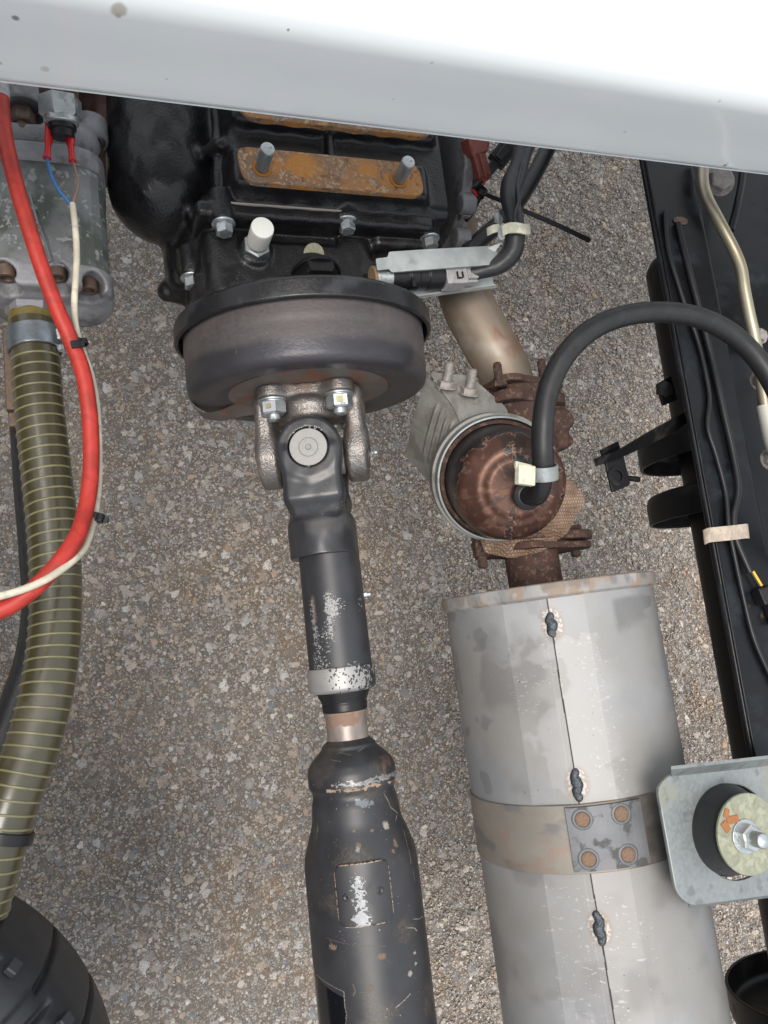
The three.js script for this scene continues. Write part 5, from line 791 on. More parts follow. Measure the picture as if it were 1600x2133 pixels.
// ---------------------------------------------------------------- hydraulic pump, suction hose, red hose, cable, pressure switch
{
  const ax = axisBody(P(92, 300, 0.575), P(92, 300, 0.575).add(V(0, 0, 0.1)));
  const k = mpp(92, 420, 0.575);
  const zr = (py) => ax.point(ax.surfAt(py, 0, 0.056), 0, 0);
  const ext = (hw, hh, r, py0, py1, bev) => { const z0 = zr(py0), z1 = zr(py1), o = roundOutline([[-hw, -hh], [hw, -hh], [hw, hh], [-hw, hh]].map((q) => new THREE.Vector2(...q)), r), s = new THREE.Shape(o), d = z1.z - z0.z, g = new THREE.ExtrudeGeometry(s, { depth: d - 2 * bev, bevelEnabled: true, bevelThickness: bev, bevelSize: bev, bevelOffset: -bev, bevelSegments: 3, curveSegments: 12 }); return boxUV(g.translate(z0.x, z0.y, z0.z + bev)); };
  const t = new Thing('hydraulic_pump', 'weathered grey-green alloy hydraulic pump at the upper left edge', 'pump', V(ax.here(420)[2].x, 0.51, ax.here(420)[2].z));
  t.add('body', ext(0.051, 0.056, 0.034, 335, 552, 0.0015), M.alloy);
  t.add('front_spacer', ext(0.0525, 0.0575, 0.034, 296, 337, 0.002), M.alloyClean);
  // front flange with two ears
  const z0 = zr(215), MM = new THREE.Matrix4().makeTranslation(z0.x, z0.y, z0.z).multiply(new THREE.Matrix4().makeScale(0.001, 0.001, 0.001)), E = (x, y, h) => { const p = P(x, y, h).sub(z0).multiplyScalar(1000); return [p.x, p.y, p.z]; };
  const e1 = E(48, 230, 0.615), e2 = E(186, 300, 0.585), L = (zr(297).z - z0.z) * 1000;
  const fl = (x, y, z) => { let d = sBox(x, y, z - L * 0.5, 50, 50, L * 0.52, 22); d = smin(d, sCyl(Math.hypot(x - e1[0], y - e1[1]), z - e1[2] + 18, 22, 20, 2.5), 10); d = smin(d, sCyl(Math.hypot(x - e2[0], y - e2[1]), z - e2[2] + 22, 18, 22, 2.5), 14); d = smax(d, -sCyl(Math.hypot(x - e1[0], y - e1[1] - 2), z - e1[2] - 6, 16, 12, 1), 2); d = smax(d, -sCyl(Math.hypot(x - e2[0], y - e2[1] - 1), z - e2[2] - 10, 14, 14, 1), 2); return d; };
  t.add('mounting_flange', cast(fl, [-90, -70, -20], [100, 75, L + 12], 2.4, MM), M.alloyClean);
  const nut = merge([hexNut(0.0098, 0.013), stud(0.0065, 0.021, 0.0016)]);
  for (const [x, y, h] of [[46, 236, 0.617], [188, 296, 0.586]]) t.add('nut', place(nut, P(x, y, h), V(0, 0.12, 1), V(1, 0, 0), 0.4), M.darkBolt);
  // rear cover with pockets for socket bolts
  const zc = zr(551), MC = new THREE.Matrix4().makeTranslation(zc.x, zc.y, zc.z).multiply(new THREE.Matrix4().makeScale(0.001, 0.001, 0.001)), C = (x, y, h) => { const p = P(x, y, h).sub(zc).multiplyScalar(1000); return [p.x, p.y, p.z]; };
  const spots = [[14, 574, 0.622], [118, 574, 0.622], [184, 600, 0.61], [176, 640, 0.572], [-30, 640, 0.55]];
  const bs = spots.map((q) => C(...q)), Lc = (zr(618).z - zc.z) * 1000, port = C(64, 640, 0.59);
  const cov = (x, y, z) => {
    const ra = Math.abs(x) - 27, rb = Math.abs(y - 19) - 13; let d = smax(Math.hypot(Math.max(ra, 0), Math.max(rb, 0)) + Math.min(0, Math.max(ra, rb)) - 26, Math.abs(z - 9) - 11, 5); d = smin(d, sBox(x, y + 4, z - Lc * 0.35, 43, 20, Lc * 0.5, 14), 10);
    d = smin(d, sCyl(Math.hypot(x - port[0], y - port[1]), z - Lc * 0.25, 25, Lc * 0.42, 3), 8);
    for (const b of bs.slice(0, 3)) { d = smin(d, sCyl(Math.hypot(x - b[0], y - b[1] + 3), z - b[2] + 20, 15, 14, 3), 6); d = smax(d, -Math.min(sCap(x, y, z, [b[0], b[1], b[2] + 1], [b[0], b[1], b[2] + 60], 11), sCap(x, y, z, [b[0], b[1] + 2, b[2] + 1], [b[0] + b[0] * 0.3, b[1] + 30, b[2] + 6], 10)), 2.5); }
    return d;
  };
  t.add('rear_cover', cast(cov, [-70, -66, -4], [70, 66, Lc + 10], 2, MC), M.alloyClean);
  const cap = merge([lathe(soften([[0, 0], [0.0083, 0], [0.0083, 0.0105], [0.0052, 0.011], [0.0048, 0.0075], [0, 0.0075]], 0.0008, 3), 28)]);
  for (let i = 0; i < 5; i++) { const b = bs[i]; t.add('socket_bolt', place(cap, V(zc.x + b[0] / 1000, zc.y + b[1] / 1000, zc.z + (b[2] - 8) / 1000), V(0, 0, 1)), M.darkBolt); }
  t.add('parting_bead', sweep(px3([[62, 405, 0.634], [78, 460, 0.634], [95, 505, 0.634], [106, 545, 0.634]]), 0.0009, 20, 6), M.alloyClean);
  // rusty-red housing that the pump is bolted to
  const hz = new Thing('clutch_housing', 'dull red-brown painted housing in the shade between pump and gearbox', 'housing', P(190, 230, 0.45));
  const zh = P(150, 215, 0.57), MH = new THREE.Matrix4().makeTranslation(zh.x, zh.y, zh.z).multiply(new THREE.Matrix4().makeScale(0.001, 0.001, 0.001));
  hz.add('housing', cast((x, y, z) => { let d = sCyl(Math.hypot(x + 10, y + 25), z + 60, 62, 55, 10); d = smin(d, sBox(x - 40, y + 40, z + 10, 22, 50, 46, 10), 12); return d; }, [-90, -110, -140], [80, 60, 60], 3, MH), grain([0.085,0.035,0.03],0.6,0,0.12,0.0006));
  // ---- pressure switch
  const pw = new Thing('pressure_switch', 'zinc pressure switch on a rusty pipe stub, with two red wire terminals', 'switch', P(122, 230, 0.63));
  const sd = V(0.02, -0.28, 1).normalize(), s0 = P(124, 205, 0.665);
  pw.add('pipe_stub', place(lathe(soften([[0.0158, -0.04], [0.0158, 0.0], [0, 0]], 0.001), 32), s0, sd), M.rustBrown);
  pw.add('hexagon', place(merge([hexNut(0.0152, 0.017), lathe(soften([[0.0145, 0.014], [0.0142, 0.021], [0.0118, 0.0222], [0, 0.0222]], 0.001), 32)]), s0, sd, V(1, 0, 0), 0.3), M.zinc);
  const cap0 = s0.clone().addScaledVector(sd, 0.02);
  pw.add('switch_cap', place(lathe(soften([[0, 0], [0.0118, 0], [0.0118, 0.006], [0.0098, 0.0065], [0.0098, 0.0125], [0, 0.0125]], 0.0006), 32), cap0, sd), M.plasticBlack);
  for (const x of [103, 147]) pw.add('blade', place(rbox(0.0012, 0.008, 0.004, 0.0003), P(x, 256, 0.657), sd), M.zinc);
  const term = (pts) => sweep(px3(pts), (q) => q < 0.52 ? 0.0036 : q < 0.62 ? 0.0036 - (q - 0.52) * 0.011 : q < 0.88 ? 0.0025 : 0.0025 + (q - 0.88) * 0.009, 40, 16);
  pw.add('terminal', term([[103, 258, 0.657], [101, 295, 0.656], [98, 330, 0.655]]), M.crimpRed); pw.add('terminal', term([[146, 262, 0.657], [147, 300, 0.656], [151, 336, 0.655]]), M.crimpRed);
  // ---- cream two-core cable with its blue and brown cores
  const cb = new Thing('sensor_cable', 'cream two-core cable beside the red hose, split into blue and brown wires', 'cable', P(165, 600, 0.6));
  const kc = mpp(165, 600, 0.66);
  cb.add('sheath', sweep(px3([[151, 424, 0.652], [157, 475, 0.652], [160, 530, 0.653], [158, 580, 0.655], [155, 640, 0.658], [160, 690, 0.66], [176, 740, 0.66], [192, 790, 0.66], [202, 850, 0.66], [206, 930, 0.66], [206, 1000, 0.66], [201, 1050, 0.662], [193, 1092, 0.668], [175, 1143, 0.682], [143, 1175, 0.698], [96, 1207, 0.708], [53, 1226, 0.71], [0, 1242, 0.71], [-60, 1255, 0.71]]), 6.8 * kc, 180, 18), M.creamCable);
  cb.add('wire_blue', sweep(px3([[98, 328, 0.655], [106, 362, 0.654], [122, 396, 0.654], [141, 418, 0.653], [150, 432, 0.652]]), 3.4 * kc, 40, 10), M.wireBlue, null, 'blue wire'); cb.add('wire_brown', sweep(px3([[151, 334, 0.655], [160, 365, 0.655], [162, 390, 0.654], [155, 414, 0.653], [151, 432, 0.652]]), 3.2 * kc, 40, 10), M.wireBrown, null, 'brown wire');
  // ---- red hose
  const rh = new Thing('red_hose', 'red air hose curving down the left side over the olive suction hose', 'hose', P(150, 700, 0.6));
  const kr = mpp(150, 700, 0.66), rpath = px3([[2, 205, 0.68], [8, 270, 0.68], [20, 330, 0.68], [38, 400, 0.678], [62, 480, 0.676], [88, 560, 0.674], [118, 640, 0.672], [148, 710, 0.67], [171, 770, 0.67], [184, 840, 0.67], [190, 920, 0.67], [188, 1000, 0.672], [180, 1055, 0.676], [162, 1113, 0.688], [133, 1159, 0.696], [85, 1213, 0.7], [27, 1258, 0.7], [-20, 1279, 0.7], [-90, 1300, 0.7]]);
  rh.add('hose', sweep(rpath, 16 * kr, 160, 28), M.redHose);
  rh.add('end_sleeve', sweep(px3([[0, 150, 0.68], [1, 180, 0.68], [2, 204, 0.68]]), 17.5 * kr, 12, 24), M.plasticGrey);
  // ---- cable ties round red hose and cable
  const tie = (label, x, y, hx, hy, dirx, diry, headSide) => {
    const h = 0.667, c = P(x, y, h), d = P(x + dirx * 10, y + diry * 10, h).sub(c).normalize(), r1 = 17 * kr, up = V(0, 1, 0).addScaledVector(d, -d.y).normalize(), sd2 = up.clone().cross(d).normalize(); if (sd2.dot(RIGHT) < 0) sd2.negate();
    const T = new Thing('cable_tie', label, 'cable tie', c.clone().setY(h - 0.012), 'black cable ties on the red hose');
    const half = 0.0022, nA = [], hw = r1 * 1.42, off = r1 * 0.46; for (let i = 0; i <= 40; i++) { const a = i / 40 * Math.PI * 2, cx = Math.cos(a), sy = Math.sin(a); nA.push(c.clone().addScaledVector(sd2, Math.sign(cx) * Math.pow(Math.abs(cx), 0.8) * hw + off).addScaledVector(up, Math.sign(sy) * Math.pow(Math.abs(sy), 0.85) * r1 * (cx > 0.4 ? 0.82 : 1.04))); }
    const A = nA.map((p) => p.clone().addScaledVector(d, -half)), B = nA.map((p) => p.clone().addScaledVector(d, half)), cen = c.clone().addScaledVector(sd2, off), mk = (rows) => rows.map((p) => p.clone().sub(cen).multiplyScalar(0.93).add(cen));
    const A2 = mk(A), B2 = mk(B), pos = [], quad = (a, b, e, f) => { for (const p of [a, b, e, a, e, f]) pos.push(p.x, p.y, p.z); }; for (let i = 0; i < 40; i++) { quad(A[i], B[i], B[i + 1], A[i + 1]); quad(A2[i], A2[i + 1], B2[i + 1], B2[i]); quad(A[i], A[i + 1], A2[i + 1], A2[i]); quad(B[i], B2[i], B2[i + 1], B[i + 1]); }
    const g = new THREE.BufferGeometry(); g.setAttribute('position', new THREE.Float32BufferAttribute(pos, 3)); g.computeVertexNormals();
    T.add('band', boxUV(g), M.plasticBlack);
    const hp = P(hx, hy, h + 0.0085 * headSide), f = up.clone().multiplyScalar(headSide ? 1 : 0.2).addScaledVector(sd2, headSide ? 0.1 : 1);
    T.add('head', [place(rbox(0.0075, 0.005, 0.0064, 0.0009), hp, f, sd2), place(rbox(0.0012, 0.002, 0.0056, 0.0004), hp.clone().addScaledVector(f, 0.0028).addScaledVector(sd2, 0.0016), f, sd2), place(rbox(0.004, 0.004, 0.0045, 0.0006), hp.clone().addScaledVector(sd2, 0.0045).addScaledVector(up, -0.001), f, sd2)], M.plasticBlack);
  };
  tie('black cable tie near the pump, holding red hose and cream cable together', 150, 718, 158, 718, 0.3, 0.95, 1);
  tie('black cable tie lower down, where red hose meets the olive suction hose', 183, 1072, 208, 1080, -0.22, 0.97, 0);
  // ---- suction hose
  const su = new Thing('suction_hose', 'olive suction hose with a pale wire spiral, hanging from the pump', 'hose', P(110, 1100, 0.5));
  const spath = new THREE.CatmullRomCurve3(px3([[68, 676, 0.59], [72, 720, 0.592], [82, 850, 0.594], [97, 980, 0.597], [111, 1110, 0.603], [117, 1230, 0.61], [112, 1350, 0.617], [96, 1450, 0.624], [66, 1560, 0.63], [32, 1650, 0.634], [2, 1740, 0.636], [-22, 1820, 0.636], [-45, 1900, 0.634]]), false, 'centripetal'), sr = 49 * mpp(97, 980, 0.597);
  const olive = surf({ w: 256, h: 512, tile: 0.16, tileY: 0.4, bump: 0.0003, clearcoat: 0.5, clearcoatRoughness: 0.18, fn: (u, v) => { const a = FB(u, v, 5, 8, 5, 811), d = ss(0.55, 0.75, FB(u, v, 6, 12, 4, 813)); return { c: mix3(mix3([0.034, 0.03, 0.014], [0.056, 0.049, 0.025], a), [0.085, 0.074, 0.052], d * 0.5), r: 0.28 + 0.2 * d, h: a }; } });
  su.add('hose_wall', sweep(spath, sr, 220, 48), olive);
  const Ls = spath.getLength(), pitch = 0.0092, turns = Math.floor((Ls - 0.034) / pitch), fr = spath.computeFrenetFrames(turns, false);
  { const pts = []; const N2 = turns * 40, f2 = spath.computeFrenetFrames(N2, false); for (let i = 0; i <= N2; i++) { const tt = 0.028 / Ls + (1 - 0.028 / Ls) * i / N2; const fi = Math.min(N2, Math.round(tt * N2)), a = i / 40 * 2 * Math.PI, c = spath.getPointAt(tt); pts.push(c.addScaledVector(f2.normals[fi], Math.cos(a) * (sr - 0.0002)).addScaledVector(f2.binormals[fi], Math.sin(a) * (sr - 0.0002))); }
    const curve = new THREE.CatmullRomCurve3(pts); curve.arcLengthDivisions = N2; su.add('wire_spiral', sweep(curve, 0.00105, Math.min(4200, N2), 6), grain([0.2,0.19,0.1],0.35,0,0.05)); }
  const sdir = spath.getTangentAt(0.05), scl = spath.getPointAt(0.03);
  su.add('hose_end', place(lathe(soften([[sr * 0.9, -0.004], [sr * 0.965, -0.002], [sr * 0.965, 0.012], [sr, 0.014]], 0.001), 48), P(67, 662, 0.59), V(0, 0, 1)), grain([0.17,0.13,0.04],0.35));
  const clp = axisBody(P(69, 688, 0.591), P(73, 720, 0.592));
  const hc = su.add('hose_clamp', clp.put(lathe(soften(clp.prof([[690, 50], [691, 53.5], [733, 54], [734, 50]]), 0.0005, 2), 64)), grain([0.25,0.28,0.31],0.35,0.7));
  su.add('clamp_screw', [place(merge([hexNut(0.0032, 0.004), lathe([[0, 0], [0.0016, 0], [0.0016, 0.018], [0, 0.018]], 12).translate(0, -0.016, 0)]), P(126, 722, 0.6), V(0.3, 0.2, 1)), place(rbox(0.005, 0.01, 0.012, 0.001), P(121, 700, 0.598), V(0, 0, 1))], M.zinc, hc);
  su.add('hexagon_fitting', place(hexNut(43 * mpp(64, 622, 0.59), 0.0175), P(64, 622, 0.59), V(0, 0, 1), V(1, 0, 0), 0.5), M.alloyClean);
  // black tie round the hose near the lower left
  const bt = spath.getPointAt(0.93), q = axisBody(P(9, 1733, 0.636), P(-4, 1770, 0.636));
  const tw = new Thing('hose_strap', 'black strap round the olive suction hose at the left edge', 'strap', P(4, 1745, 0.6)); tw.add('band', place(lathe(soften([[sr, -0.004], [sr + 0.0022, -0.004], [sr + 0.0022, 0.004], [sr, 0.004]], 0.0006), 56), P(4, 1738, 0.636), spath.getTangentAt(0.9)), M.plasticBlack);
  // black pipe behind the suction hose
  const bp = new Thing('black_hose', 'black hose half hidden behind the olive suction hose at the left edge', 'hose', P(20, 1450, 0.5));
  bp.add('hose', sweep(px3([[52, 690, 0.54], [56, 850, 0.53], [64, 1000, 0.52], [76, 1150, 0.51], [82, 1270, 0.51], [66, 1380, 0.52], [36, 1470, 0.53], [2, 1560, 0.54], [-40, 1660, 0.55]]), 0.0155, 90, 24), M.rubber);
  bp.add('fitting', [place(rbox(0.012, 0.03, 0.014, 0.002), P(33, 860, 0.55), V(0, 0, 1)), place(rbox(0.01, 0.08, 0.012, 0.002), P(22, 770, 0.56), V(0, 0, 1))], M.darkBolt);
}
// ---------------------------------------------------------------- chassis rails, cross tube, brake pipe and what is clipped to the rail
{
  const RH = 0.70, e0 = P(1339, 335, RH), e1 = P(1568, 1581, RH), d = e1.clone().sub(e0).normalize(), out = V(0, 1, 0).cross(d).normalize(); if (out.x < 0) out.negate();
  const at = (s, o, h) => e0.clone().addScaledVector(d, s).addScaledVector(out, o).setY(h);
  // cross section in (outward, height): a folded channel with a raised lip at the inner edge and a recess outboard
  const folded = (sec, s0, s1, n = 1) => { const pos = [], uv = [], idx = [], m = sec.length; let v = 0; sec.forEach((q, i) => { if (i) v += Math.hypot(q[0] - sec[i - 1][0], q[1] - sec[i - 1][1]); for (let k = 0; k <= n; k++) { const s = s0 + (s1 - s0) * k / n, p = at(s, q[0], q[1]); pos.push(p.x, p.y, p.z); uv.push(v, s); } }); for (let i = 0; i < m - 1; i++) for (let k = 0; k < n; k++) { const a = i * (n + 1) + k, b = a + n + 1; idx.push(a, b, a + 1, a + 1, b, b + 1); } const g = new THREE.BufferGeometry(); g.setAttribute('position', new THREE.Float32BufferAttribute(pos, 3)); g.setAttribute('uv', new THREE.Float32BufferAttribute(uv, 2)); g.setIndex(idx); const q = g.toNonIndexed(); q.computeVertexNormals(); return q; };
  const rail = new Thing('chassis_rail', 'black painted chassis rail with dust and scuffs down the right side', 'chassis rail', at(0.3, 0.04, 0.5));
  const arc = (cx, cy, r, a0, a1, n = 6) => Array.from({ length: n + 1 }, (_, i) => { const a = (a0 + (a1 - a0) * i / n) * rad; return [cx + Math.cos(a) * r, cy + Math.sin(a) * r]; });
  const top = [[0.064, RH - 0.008], [0.004, RH - 0.008], ...arc(0.004, RH - 0.004, 0.004, 270, 90, 8), [0.062, RH], ...arc(0.062, RH - 0.008, 0.008, 90, 0), [0.07, RH - 0.05], [0.074, RH - 0.05], [0.066, RH - 0.05], [0.064, RH - 0.008]];
  rail.add('top_flange', folded(top, -0.5, 1.1, 2), M.rail);
  // shallow rib pressed along the flange
  rail.add('weld_lip', sweep([at(-0.4, 0.003, RH + 0.0006), at(0.05, 0.0028, RH + 0.0012), at(0.2, 0.003, RH + 0.0012), at(0.4, 0.0026, RH + 0.0012), at(0.9, 0.003, RH + 0.0008)], 0.0014, 60, 8), M.rail);
  const side = [[0.076, RH - 0.058], [0.078, RH - 0.045], ...arc(0.09, RH - 0.045, 0.012, 180, 100), [0.235, RH - 0.03], ...arc(0.235, RH - 0.04, 0.01, 90, 0), [0.245, RH - 0.12], [0.235, RH - 0.12], [0.23, RH - 0.05], [0.09, RH - 0.05]];
  rail.add('outer_stiffener', folded(side, -0.5, 1.1, 2), M.rail);
  // bolts on the rail
  for (const [x, y, h, r, dir] of [[1496, 378, RH + 0.0, 0.0115, V(-0.25, 0.8, 0.1)], [1577, 796, RH - 0.01, 0.007, V(0, 1, 0)], [1583, 700, RH - 0.01, 0.006, V(0, 1, 0)], [1600, 958, RH - 0.01, 0.0075, V(0, 1, 0)]]) rail.add('bolt', place(merge([disc(r * 1.5, r * 0.25), hexNut(r, r * 0.9)]), P(x, y, h), dir), M.zincDull);
  // dust-grey pale weld bump
  rail.add('weld_spot', boxUV(new THREE.SphereGeometry(0.006, 16, 10).scale(1.6, 0.4, 0.8).translate(...P(1418, 460, RH + 0.001).toArray())), M.darkBolt);
  // ---- black wires laid along the flange
  const wire = (label, pts, r, mat, flat) => { const t = new Thing('loom_wire', label, 'wire', P(pts[0][0], pts[0][1], RH)); t.add('sleeve', sweep(px3(pts), r, 90, 14), mat); return t; };
  wire('thin black wire lying along the rail nearest its inner edge', [[1385, 440, RH + 0.003], [1392, 520, RH + 0.003], [1412, 590, RH + 0.003], [1428, 640, RH + 0.003], [1450, 700, RH + 0.003], [1468, 770, RH + 0.003], [1478, 830, RH + 0.003], [1474, 890, RH + 0.003], [1492, 950, RH + 0.003], [1512, 1030, RH + 0.003], [1518, 1100, RH + 0.005], [1528, 1150, RH + 0.003], [1545, 1230, RH + 0.003], [1570, 1330, RH + 0.003], [1600, 1400, RH + 0.003], [1640, 1480, RH + 0.003], [1668, 1580, RH + 0.003], [1690, 1700, RH + 0.003]], 0.0024, M.plasticBlack);
  wire('glossy black wire sleeve lying along the middle of the rail', [[1412, 465, RH + 0.003], [1425, 520, RH + 0.004], [1445, 600, RH + 0.004], [1468, 690, RH + 0.004], [1490, 780, RH + 0.004], [1510, 870, RH + 0.004], [1528, 950, RH + 0.004], [1538, 1020, RH + 0.005], [1528, 1080, RH + 0.005], [1532, 1120, RH + 0.005], [1550, 1165, RH + 0.005], [1562, 1192, RH + 0.006]], 0.0034, M.plasticBlack);
  wire('two-strand black cable against the recess near the top right corner', [[1548, 300, RH - 0.004], [1546, 370, RH - 0.004], [1535, 430, RH - 0.006], [1522, 480, RH - 0.01]], 0.004, M.plasticBlack);
  // pale clamp strap over the wires
  const cs = new Thing('clamp_strap', 'tan dusty metal strap holding the wires on the rail', 'strap', P(1512, 1112, RH));
  { const A = [[1466, 1104, RH + 0.001], [1474, 1100, RH + 0.0045], [1490, 1098, RH + 0.0085], [1520, 1095, RH + 0.0105], [1545, 1092, RH + 0.009], [1556, 1091, RH + 0.004], [1559, 1092, RH - 0.002]], B = A.map(([x, y, h]) => [x + 3.5, y + 30, h]); const ca = new THREE.CatmullRomCurve3(px3(A)).getPoints(24), cb = new THREE.CatmullRomCurve3(px3(B)).getPoints(24); cs.add('strap', sheet(ca, cb, 0.0014, V(0, 1, 0)), M.tanStrap); }
  // connector with yellow core at the right edge
  const cn = new Thing('wire_connector', 'black plastic connector with a bare yellow wire at the right edge', 'connector', P(1585, 1235, RH));
  cn.add('yellow_wire', sweep(px3([[1568, 1190, RH + 0.006], [1577, 1205, RH + 0.006], [1586, 1220, RH + 0.006]]), 0.0016, 12, 10), M.wireYellow, null, 'yellow wire');
  cn.add('wire_black', sweep(px3([[1563, 1190, RH + 0.005], [1573, 1207, RH + 0.005], [1582, 1222, RH + 0.005]]), 0.0015, 12, 10), M.plasticBlack);
  cn.add('shell', [place(rbox(0.017, 0.012, 0.016, 0.0015), P(1592, 1240, RH + 0.007), V(0, 1, 0), P(1622, 1226, RH).sub(P(1592, 1240, RH)).normalize()), place(rbox(0.013, 0.01, 0.022, 0.0015), P(1612, 1275, RH + 0.006), V(0, 1, 0), P(1642, 1261, RH).sub(P(1612, 1275, RH)).normalize()), place(rbox(0.0015, 0.004, 0.013, 0.0005), P(1584, 1240, RH + 0.014), V(0, 1, 0), P(1622, 1226, RH).sub(P(1592, 1240, RH)).normalize())], M.plasticBlack);
  // ---- brake pipe
  const bp = new Thing('brake_pipe', 'yellow-grey plated steel pipe bent along the right chassis rail', 'pipe', P(1540, 560, RH));
  bp.add('pipe', sweep(px3([[1466, 330, RH + 0.012], [1464, 375, RH + 0.012], [1472, 410, RH + 0.012], [1500, 465, RH + 0.011], [1532, 528, RH + 0.01], [1544, 560, RH + 0.01], [1551, 605, RH + 0.009], [1562, 660, RH + 0.008], [1572, 705, RH + 0.007], [1584, 780, RH + 0.006], [1594, 850, RH + 0.005], [1604, 900, RH + 0.004], [1620, 950, RH + 0.003], [1640, 1040, RH + 0.003], [1668, 1180, RH + 0.003], [1700, 1340, RH + 0.003], [1740, 1540, RH + 0.003]]), 0.0061, 220, 20), M.brakePipe);
  bp.add('sleeve', sweep(px3([[1590, 845, RH + 0.0052], [1597, 880, RH + 0.0045], [1606, 920, RH + 0.004], [1622, 960, RH + 0.003]]), 0.0068, 20, 20), plain([0.5, 0.48, 0.42], 0.5));
  // ---- black tube below the rail with flanged cups
  const TY = 0.55, t0 = P(1430, 548, TY), t1 = t0.clone().add(V(d.x, 0, d.z).multiplyScalar(0.9)), ax = axisBody(t0, t1), tr = 0.052;
  const tb = new Thing('cross_tube', 'matt black tube under the right chassis rail carrying flanged cups', 'tube', t0.clone().setY(0.5));
  const cup = (s, s2, R) => ax.put(lathe(soften([[tr, s + 0.004], [R - 0.004, s + 0.002, 0.012], [R, s + 0.012, 0.01], [R, s2, 0.001], [R - 0.0035, s2, 0.001], [R - 0.0035, s + 0.014, 0.008], [tr, s + 0.009]], 0.004, 5), 96));
  tb.add('tube', ax.put(lathe(soften([[0, -0.008], [tr - 0.008, -0.008], [tr, 0.004], [tr, 1.0], [0, 1.0]], 0.004, 4), 64)), M.blackMatte);
  const a1 = ax.at(892), a2 = ax.at(948), b1 = ax.at(1010), b2 = ax.at(1062), c2 = ax.at(2140), c1 = ax.at(2050);
  tb.add('cup', cup(a1, a2 + 0.004, 0.1), M.blackMatte); tb.add('cup', cup(b1, b2 + 0.006, 0.1), M.blackMatte);
  tb.add('cup', ax.put(lathe(soften([[tr, c2 - 0.004], [0.098, c2 - 0.002, 0.012], [0.103, c2 - 0.014, 0.01], [0.103, c1, 0.001], [0.0995, c1, 0.001], [0.0995, c2 - 0.016, 0.008], [tr, c2 - 0.009]], 0.004, 5), 96)), M.blackMatte);
  // ---- thin arm with a clip plate and pin
  const ar = new Thing('clip_arm', 'thin black bracket arm with a hanging clip plate left of the rail', 'bracket', P(1330, 930, 0.6));
  const a0 = P(1440, 848, 0.67), aE = P(1238, 958, 0.655), am = a0.clone().lerp(aE, 0.5), al = a0.distanceTo(aE), ad = aE.clone().sub(a0).normalize();
  ar.add('arm', sheet([a0, P(1405, 872, 0.668), P(1350, 902, 0.664), P(1295, 935, 0.66), aE], [P(1446, 868, 0.662), P(1412, 896, 0.66), P(1362, 922, 0.656), P(1302, 950, 0.652), P(1242, 972, 0.648)], 0.003, V(-0.3, 0.8, 0.5)), M.blackMatte);
  ar.add('clip_plate', platePx([[1258, 948], [1296, 934], [1314, 1010], [1276, 1026]], 0.646, 0.003, 0.002), M.blackMatte);
  ar.add('clip_hook', sheet(px3([[1252, 938, 0.66], [1288, 920, 0.66]]), px3([[1256, 950, 0.65], [1292, 934, 0.65]]), 0.003, V(0, 1, 0.3)), M.blackMatte);
  ar.add('clip_ring', place(lathe(soften([[0.006, 0], [0.0105, 0], [0.0105, 0.0015], [0.006, 0.0015]], 0.0005), 32), P(1284, 992, 0.646), V(0, 1, 0)), M.blackMatte);
  ar.add('pin', sweep(px3([[1300, 996, 0.643], [1316, 997, 0.643], [1331, 999, 0.643]]), 0.003, 10, 12), M.blackMatte);
  ar.add('nut_block', [place(hexNut(0.008, 0.01), P(1382, 812, 0.64), V(-0.4, 1, 0.3)), platePx([[1368, 800], [1398, 782], [1412, 832], [1382, 845]], 0.64, 0.003, 0.002)], M.blackMatte);
  // hydraulic oil tank that the suction hose leads to, outside the picture on the left; it shades the ground there
  const tank = new Thing('oil_tank', 'grey steel hydraulic oil tank beside the pump, left of the picture', 'tank', V(-0.6, 0.5, 0.25));
  tank.add('tank_shell', boxUV(new RoundedBoxGeometry(0.4, 0.6, 0.9, 3, 0.03).translate(-0.6, 0.8, 0.25)), M.alloyClean);
  // the other rail of the truck, outside the picture on the left: it keeps the sky off the ground below
  const other = new Thing('chassis_rail', 'black painted chassis rail on the near side, left of the pump', 'chassis rail', V(-0.24, 0.5, 0));
  other.add('beam', boxUV(new RoundedBoxGeometry(0.07, 0.16, 2.6, 2, 0.006).translate(-0.27, 0.62, 0.2)), M.rail);
}
